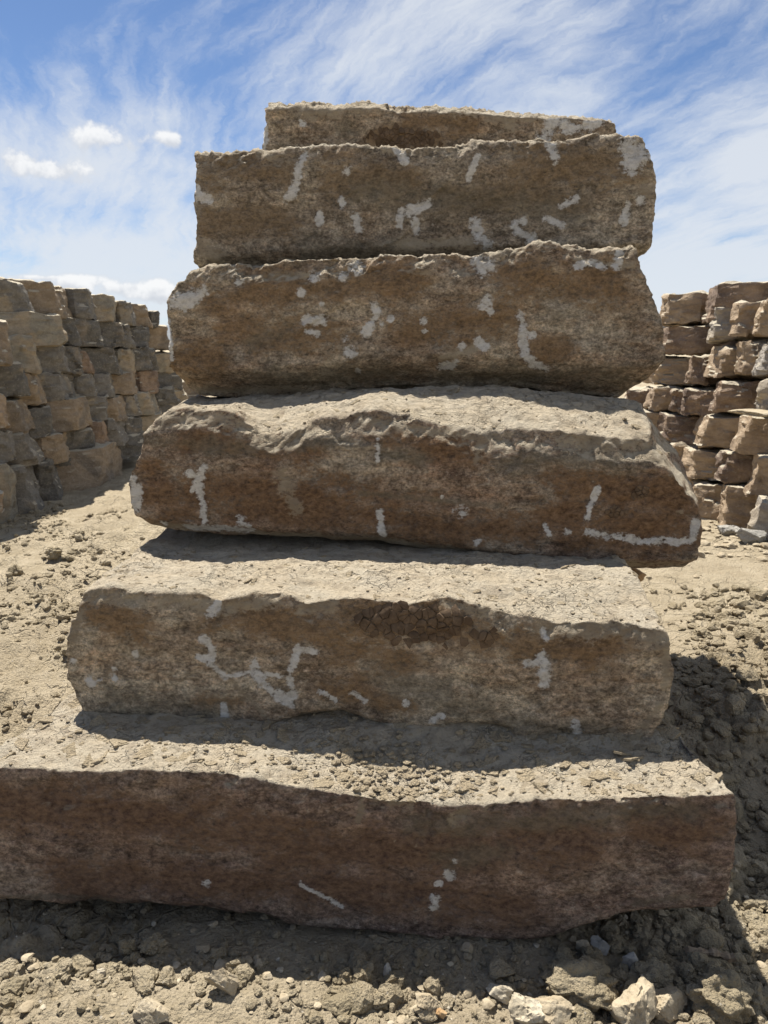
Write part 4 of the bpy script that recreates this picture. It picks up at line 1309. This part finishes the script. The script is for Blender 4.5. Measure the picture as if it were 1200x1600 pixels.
RPG = 'quarried stones in the right pile'
right_pile = [
    (R(215, 415, 165, 352), 'sand', 0.0, (.5, .4, .3), 'rough sandy stone at the far left end on top of the right pile'),
    (R(408, 1000, 95, 325), 'rbrown', 0.15, (.2, .8, .1), 'big flat brown block on top of the right pile with a grey left end'),
    (R(225, 547, 340, 530), 'rbrown', 0.05, (.1, .3, .1), 'smooth flat brown block just under the topmost sandy stone of the right pile'),
    (R(525, 655, 240, 457), 'blue', 0.16, (.4, .5, .4), 'pale grey-ended stone under the big flat top block of the right pile'),
    (R(640, 795, 210, 422), 'sand', 0.22, (.5, .4, .4), 'knobbly tan stone right of the pale grey-ended one in the right pile'),
    (R(772, 920, 195, 422), 'sand', 0.26, (.5, .4, .3), 'bright sandy stone at the right photo edge, second course of the right pile'),
    (R(100, 408, 530, 700), 'sand', 0.0, (.5, .4, .5), 'sandy stone with a dark right side, leftmost in the third course of the right pile'),
    (R(400, 492, 520, 697), 'rbrown', -0.04, (.5, .2, .2), 'narrow dull brown stone second in the third course of the right pile'),
    (R(478, 830, 465, 665), 'sand', 0.10, (.42, .5, .5), 'wide stone with a rough lit left end in the third course of the right pile'),
    (R(660, 850, 430, 640), 'sand', 0.20, (.45, .4, .4), 'rounded tan stone under the knobbly tan one in the right pile'),
    (R(790, 930, 430, 640), 'blue', 0.32, (.5, .5, .5), 'grey-white angular stone at the right photo edge, third course of the right pile'),
    (R(0, 190, 705, 830), 'rbrown', -0.05, (.4, .5, .3), 'small stone showing just under the overhang of the stack, fourth course of the right pile'),
    (R(130, 325, 698, 842), 'sand', 0.0, (.5, .5, .4), 'sandy triangular-ended stone second in the fourth course of the right pile'),
    (R(312, 378, 708, 852), 'rbrown', -0.02, (.5, .3, .3), 'slim brown stone third in the fourth course of the right pile'),
    (R(350, 548, 708, 882), 'rbrown', 0.05, (.2, .5, .15), 'blocky brown stone with a greyish face in the fourth course of the right pile'),
    (R(522, 812, 668, 865), 'rbrown', 0.12, (.15, .9, .1), 'smooth dark brown stone with lit left rim, fourth course, right pile'),
    (R(785, 930, 650, 862), 'blue', 0.30, (.5, .5, .3), 'large pale blue-grey stone at the right photo edge, fourth course of the right pile'),
    (R(150, 462, 850, 1032), 'rbrown', -0.02, (.6, .2, .4), 'shaded brown stone beside the big stack in the fifth course of the right pile'),
    (R(388, 672, 858, 1062), 'sand', 0.10, (.5, .45, .5), 'flared sandy stone with a dark right side in the fifth course of the right pile'),
    (R(640, 920, 855, 1092), 'sand', 0.28, (.35, .4, .2), 'big orange-tan stone topped by a thin slab, fifth course, right pile'),
    (R(230, 425, 1020, 1095), 'sand', 0.0, (.5, .3, .3), 'tiny sandy stone peeping out beside the third block of the stack'),
    (R(300, 642, 1060, 1242), 'sand', 0.10, (.5, .4, .5), 'lumpy sandy stone first in the sixth course of the right pile'),
    (R(545, 742, 1062, 1262), 'rbrown', 0.14, (.4, .5, .4), 'peaked brown stone in the middle of the sixth course of the right pile'),
    (R(712, 930, 1088, 1345), 'sand', 0.26, (.4, .5, .4), 'tall tan stone at the right photo edge, sixth course of the right pile'),
    (R(380, 562, 1240, 1425), 'sand', 0.08, (.5, .3, .3), 'upright sandy stone second from the left at the foot of the right pile'),
    (R(552, 752, 1255, 1452), 'sand', 0.16, (.5, .5, .5), 'sandy stone with a dark triangle of shade at the foot of the right pile'),
    (R(20, 290, 832, 1040), 'sand', 0.0, (.5, .3, .3), 'sandy stone tucked behind the right end of the rusty third block, fifth course'),
    (R(180, 400, 1022, 1130), 'rbrown', 0.0, (.5, .3, .3), 'dull brown stone just clear of the rusty third block, right pile'),
    (R(250, 440, 1105, 1262), 'sand', 0.0, (.5, .3, .3), 'sandy stone touching the outline of the rusty third block, right pile sixth course'),
    (R(320, 480, 1235, 1420), 'rbrown', 0.0, (.5, .3, .3), 'dull brown stone at the leftmost foot of the right pile'),
    (R(735, 930, 1340, 1525), 'blue', 0.36, (.35, .6, .3), 'grey and tan stone at the right photo edge, foot of the right pile'),
]
for k, (bx, mt, out, pr, lab) in enumerate(right_pile):
    pr = (0.20 + 0.6 * pr[0], 0.30 + 0.3 * pr[1], 0.45 + 0.6 * pr[2])
    pile_stone(bx, RP0, RU, RN, mt, lab, RPG, 300 + k, out * 0.5, pr, tilt=(0.0, 0.25), side=-1.0, batter=0.15, foot=bx[3] > 790, gap=0.028, ragged=1.22)

# thin slab on the orange-tan stone
_w = at_y(1178, 645, 6.2)
Vs, Fs = rock_shape(3, 77, 7, 0.06)
_o = link('stone_slab', mesh_from('stone_slab', Vs * np.array([0.20, 0.2, 0.03]), Fs, M_ROCK_TAN, True, math.radians(32)), loc=_w)
tag(_o, 'thin pale slab lying on the orange-tan stone of the right pile', 'stone slab')

# ------------------------------------------------------------------ loose rocks and clods one can pick out
GZ0 = -0.04


def on_ground(px, py):
    z = GZ0
    for _ in range(4):
        w = at_z(px, py, z)
        z = gz1(w.x, w.y)
    return w.x, w.y, z


def loose(kind, name, px, py, wpx, hpx, label, mat, seed, flat=0.6, depth=0.8, tilt=(0, 0), yaw=None, sink=0.25, level=4):
    """(px, py) is the middle of the thing in the photo, wpx, hpx its size there"""
    x, y, z = on_ground(px, py + hpx * 0.40)
    dist = math.sqrt(x * x + y * y + (CAM_H - z) ** 2)
    s = wpx / FPX * dist * 0.5
    rs = np.random.default_rng(seed)
    if kind == 'clod':
        V, F = clod_shape(level, seed, 0.30)
        V = V + V * (fbm(V + seed, 6, 3, 0.6, seed)[:, None] * 0.10)
    else:
        V, F = rock_shape(level, seed, 15 if kind == 'rock' else 8, 0.05, (0.42, 0.80))
        V = V * (1 + 0.10 * facets(V * 2.2 + seed, seed) + 0.05 * facets(V * 6 + seed, seed + 1))[:, None]
    V = V / np.abs(V).max(0)
    hh = hpx / FPX * dist * 0.5
    V = V * np.array([s, s * depth, hh * (1.05 if flat >= 0.6 else 0.6)])
    cx_, sx_ = math.cos(tilt[0]), math.sin(tilt[0])
    cy_, sy_ = math.cos(tilt[1]), math.sin(tilt[1])
    Rx = np.array([[1, 0, 0], [0, cx_, -sx_], [0, sx_, cx_]])
    Ry = np.array([[cy_, 0, sy_], [0, 1, 0], [-sy_, 0, cy_]])
    V = V @ (Rx @ Ry).T
    me = mesh_from(name, V, F, mat, True, math.radians(30 if kind != 'clod' else 60))
    o = link(name, me, loc=(x, y + s * 0.2, z - V[:, 2].min() * (1 - sink * 1.2)))
    tag(o, label, {'clod': 'clod of earth', 'rock': 'rock', 'chip': 'stone chip'}[kind], 'loose rocks and clods on the ground')
    return o


loose('clod', 'earth_clod', 908, 1545, 96, 54, 'big knobbly tan clod right of centre in the front heap', M_CLOD, 1)
loose('rock', 'split_rock', 1000, 1578, 74, 54, 'angular tan split rock with a pale face at the bottom right', M_ROCK_TAN, 2, tilt=(0.3, 0.5))
loose('rock', 'split_rock', 1042, 1570, 58, 36, 'darker half of the split rock leaning to the right at the bottom', M_ROCK_TAN, 33, tilt=(0.1, 0.45))
loose('clod', 'earth_clod', 1022, 1532, 70, 30, 'rounded tan clod lying behind the split rock', M_CLOD, 4)
loose('rock', 'flat_rock', 822, 1578, 50, 54, 'pale flat stone standing out at the bottom edge right of the middle', M_ROCK_PALE, 5, tilt=(0.35, -0.3))
loose('rock', 'flat_rock', 866, 1588, 62, 40, 'tan flat stone right of the pale one at the bottom edge', M_ROCK_TAN, 6, tilt=(0.3, 0.15))
loose('clod', 'earth_clod', 1130, 1566, 84, 58, 'broad crumbly clod right of the split rock', M_CLOD, 7)
loose('clod', 'earth_clod', 1118, 1532, 30, 34, 'upright knob of clay at the edge of the shade, lower right', M_CLOD, 8)
loose('clod', 'earth_clod', 925, 1498, 36, 26, 'small knob on the top of the front heap, lit against the shade', M_CLOD, 9)
loose('clod', 'earth_clod', 1180, 1566, 54, 44, 'rough clod at the right photo edge in the front heap', M_CLOD, 10)
loose('rock', 'flat_rock', 782, 1552, 34, 24, 'pale buff flat stone near the shade edge, right of the middle', M_ROCK_PALE, 11, tilt=(0.2, 0.2))
loose('rock', 'flat_rock', 670, 1564, 38, 34, 'pale tan slab half sunk in the earth below the middle of the stack', M_ROCK_TAN, 12, tilt=(0.2, 0.1), sink=0.5)
loose('rock', 'pebble', 688, 1584, 18, 16, 'small orange pebble in the earth at the bottom middle', M_ROCK_RUST, 13, level=3)
loose('chip', 'stone_chip', 606, 1519, 13, 24, 'upright blue-grey stone chip at the shade edge below the stack', M_ROCK_GREY, 14, level=3, tilt=(0, 0.1))
loose('chip', 'stone_chip', 940, 1480, 30, 20, 'long grey stone chip lying in the shade under the bottom block', M_ROCK_GREY, 15, level=3, tilt=(0, 0.5))
loose('rock', 'flat_rock', 912, 1478, 24, 20, 'tan stone in the shade beside the long grey chip', M_ROCK_TAN, 16, level=3)
loose('rock', 'flat_rock', 990, 1505, 30, 34, 'grey stone half buried in the shade behind the front heap', M_ROCK_GREY, 17, level=3)
loose('rock', 'shard', 350, 1534, 36, 46, 'tan pointed shard leaning out of the earth left of the middle', M_ROCK_TAN, 18, tilt=(0.5, -0.6))
loose('chip', 'stone_chip', 155, 1521, 16, 13, 'small white stone chip on the open earth at lower left', M_ROCK_PALE, 19, level=3)
loose('clod', 'earth_clod', 238, 1478, 42, 22, 'long clod poking from the shade edge at lower left', M_CLOD, 20)
loose('clod', 'earth_clod', 198, 1482, 24, 24, 'round clod beside the long one at the shade edge, lower left', M_CLOD, 21)
loose('rock', 'flat_rock', 236, 1590, 50, 30, 'tan rock at the bottom photo edge, lower left', M_ROCK_TAN, 22, tilt=(0.2, -0.2))
loose('clod', 'earth_clod', 116, 1458, 26, 20, 'tan clod in the shade under the left part of the bottom block', M_CLOD, 23)
loose('clod', 'earth_clod', 24, 893, 26, 22, 'dark round clod on the open ground at the left photo edge', M_CLOD, 24)
loose('clod', 'earth_clod', 84, 864, 28, 20, 'double-lobed clod on the open ground left of the stack', M_CLOD, 25)
loose('clod', 'earth_clod', 123, 842, 12, 14, 'small peaked clod behind the double-lobed one left of the stack', M_CLOD, 26, level=3)
loose('clod', 'earth_clod', 156, 863, 10, 12, 'tiny clod nearest the left end of the second block', M_CLOD, 27, level=3)
loose('rock', 'rubble_rock', 1136, 828, 34, 20, 'pale grey rock on the ground in front of the right pile, left of two', M_ROCK_GREY, 28)
loose('rock', 'rubble_rock', 1174, 838, 46, 28, 'larger pale rock on the ground in front of the right pile, at its right end', M_ROCK_GREY, 29)

# a stick in the shade
x0, y0, z0 = on_ground(1070, 1495)
x1, y1, z1 = on_ground(1146, 1512)
Ps = [Vector((x0 + (x1 - x0) * t, y0 + (y1 - y0) * t, max(z0, z1) + 0.018 + 0.006 * math.sin(t * 5) + 0.004 * math.sin(t * 13))) for t in np.linspace(0, 1, 14)]
sv, sf = [], []
for k, p in enumerate(Ps):
    d = (Ps[min(k + 1, 13)] - Ps[max(k - 1, 0)]).normalized()
    s_ = d.cross(Vector((0, 0, 1))).normalized()
    t_ = s_.cross(d)
    rad = 0.010 + 0.0035 * math.sin(k * 1.9) + (0.003 if k > 10 else 0)
    for a in range(10):
        an = a / 10 * 2 * math.pi
        rr = rad * (1 + 0.18 * math.sin(a * 2.3 + k))
        sv.append(tuple(p + s_ * math.cos(an) * rr + t_ * math.sin(an) * rr * 0.8))
for k in range(13):
    for a in range(10):
        b = (a + 1) % 10
        sf.append((k * 10 + a, k * 10 + b, (k + 1) * 10 + b, (k + 1) * 10 + a))
me = bpy.data.meshes.new('stick')
me.from_pydata(sv, [], sf + [tuple(range(9, -1, -1)), tuple(130 + a for a in range(10))])
me.materials.append(M_WOOD)
st_o = link('stick', me)
tag(st_o, 'short dry brown stick lying in the shade at the lower right', 'stick')

# ------------------------------------------------------------------ countless crumbs, clods and chips over the earth
def scatter(name, mat, n, region, dens, size, shapes, seed, power=2.6, flat=(0.55, 0.95), lift=0.3, small=0.006):
    rs = np.random.default_rng(seed)
    sp = Soup()
    got = 0
    tries = 0
    while got < n and tries < 60:
        tries += 1
        m = n * 2
        x = rs.uniform(region[0], region[1], m)
        y = rs.uniform(region[2] ** 0.5, region[3] ** 0.5, m) ** 2
        ok = rs.uniform(size=m) < dens(x, y)
        x, y = x[ok][:n - got], y[ok][:n - got]
        z = ground_z(x, y) if len(x) else x
        for a, b, c in zip(x, y, z):
            s = size[0] + (size[1] - size[0]) * rs.uniform() ** power
            Vc, Fc = (CL0 if (s < small and shapes is MIX) else shapes)[rs.integers(8 if (s < small and shapes is MIX) else len(shapes))]
            sc = np.array([rs.uniform(.75, 1.25), rs.uniform(.75, 1.25), rs.uniform(*flat)]) * s
            Vr = (Vc @ rotm(rs).T) * sc
            sp.add(Vr + np.array([a, b, c + s * lift]), Fc)
        got += len(x)
    me = sp.mesh(name, mat, True, math.radians(22))
    o = link(name, me)
    tag(o, kind='stuff')
    return o


def d_near(x, y):
    d = 0.16 + 0.8 * sstep(x - 0.2, 0.0, 0.7) + 0.35 * np.clip(fbm(np.stack([x, y, 0 * x], 1), 2.2, 2, 0.5, 40) * 2, 0, 1)
    d = d + 0.5 * np.exp(-((y - 1.66) / 0.08) ** 2)
    return np.clip(d, 0, 1) * (np.abs(x) < 0.45 + 0.5 * y)


def d_right(x, y):
    s = np.exp(-((x - 1.75 - 0.55 * (y - 3.3)) / 0.40) ** 2)
    return np.clip(0.10 + 1.1 * s + 0.35 * (y < 2.8), 0, 1) * (x < 0.2 + 0.56 * y)


def d_left(x, y):
    return np.clip(0.25 + fbm(np.stack([x, y, 0 * x], 1), 1.6, 2, 0.5, 41) * 1.6, 0.03, 1) * (x > -0.2 - 0.58 * y)


MIX = CL + CR + [rock_shape(1, s + 150, 8, 0.1) for s in range(6)]
MIX2 = CL2 + [rock_shape(2, s + 170, 8, 0.12) for s in range(8)]
scatter('earth_crumbs', M_CLOD, 5200, (-1.25, 1.35, 1.25, 2.1), d_near, (0.0022, 0.016), MIX, 1, 3.0)
scatter('earth_clods', M_CLOD, 420, (-1.25, 1.35, 1.28, 2.1), lambda x, y: d_near(x, y) ** 1.5, (0.012, 0.040), MIX2, 2, 2.4, lift=0.25)
scatter('stone_chips', M_ROCK_PALE, 200, (-1.25, 1.35, 1.28, 2.2), d_near, (0.003, 0.011), CR, 3, 2.0, flat=(0.3, 0.7))
scatter('flat_chips', M_ROCK_TAN, 520, (-1.25, 1.35, 1.28, 2.2), d_near, (0.004, 0.020), CR, 4, 2.0, flat=(0.3, 0.7))
scatter('furrow_clods', M_CLOD, 2600, (0.85, 2.6, 1.6, 4.8), d_right, (0.003, 0.040), MIX, 5, 4.2, small=0.009)
scatter('furrow_lumps', M_CLOD, 130, (1.0, 2.6, 2.0, 4.6), lambda x, y: d_right(x, y) ** 2, (0.022, 0.065), MIX2, 6, 2.4, lift=0.2)
scatter('yard_crumbs', M_CLOD, 6500, (-3.6, -0.7, 1.9, 7.5), d_left, (0.004, 0.034), MIX, 7, 5.0, small=0.012, lift=0.1)
scatter('yard_gravel', M_ROCK_TAN, 260, (1.6, 3.4, 4.5, 7.0), lambda x, y: 0.08 + 0.9 * np.exp(-((x - 2.9) / 0.5) ** 2) * (y > 5.4), (0.008, 0.05), CR, 8, 2.4, flat=(0.35, 0.8))
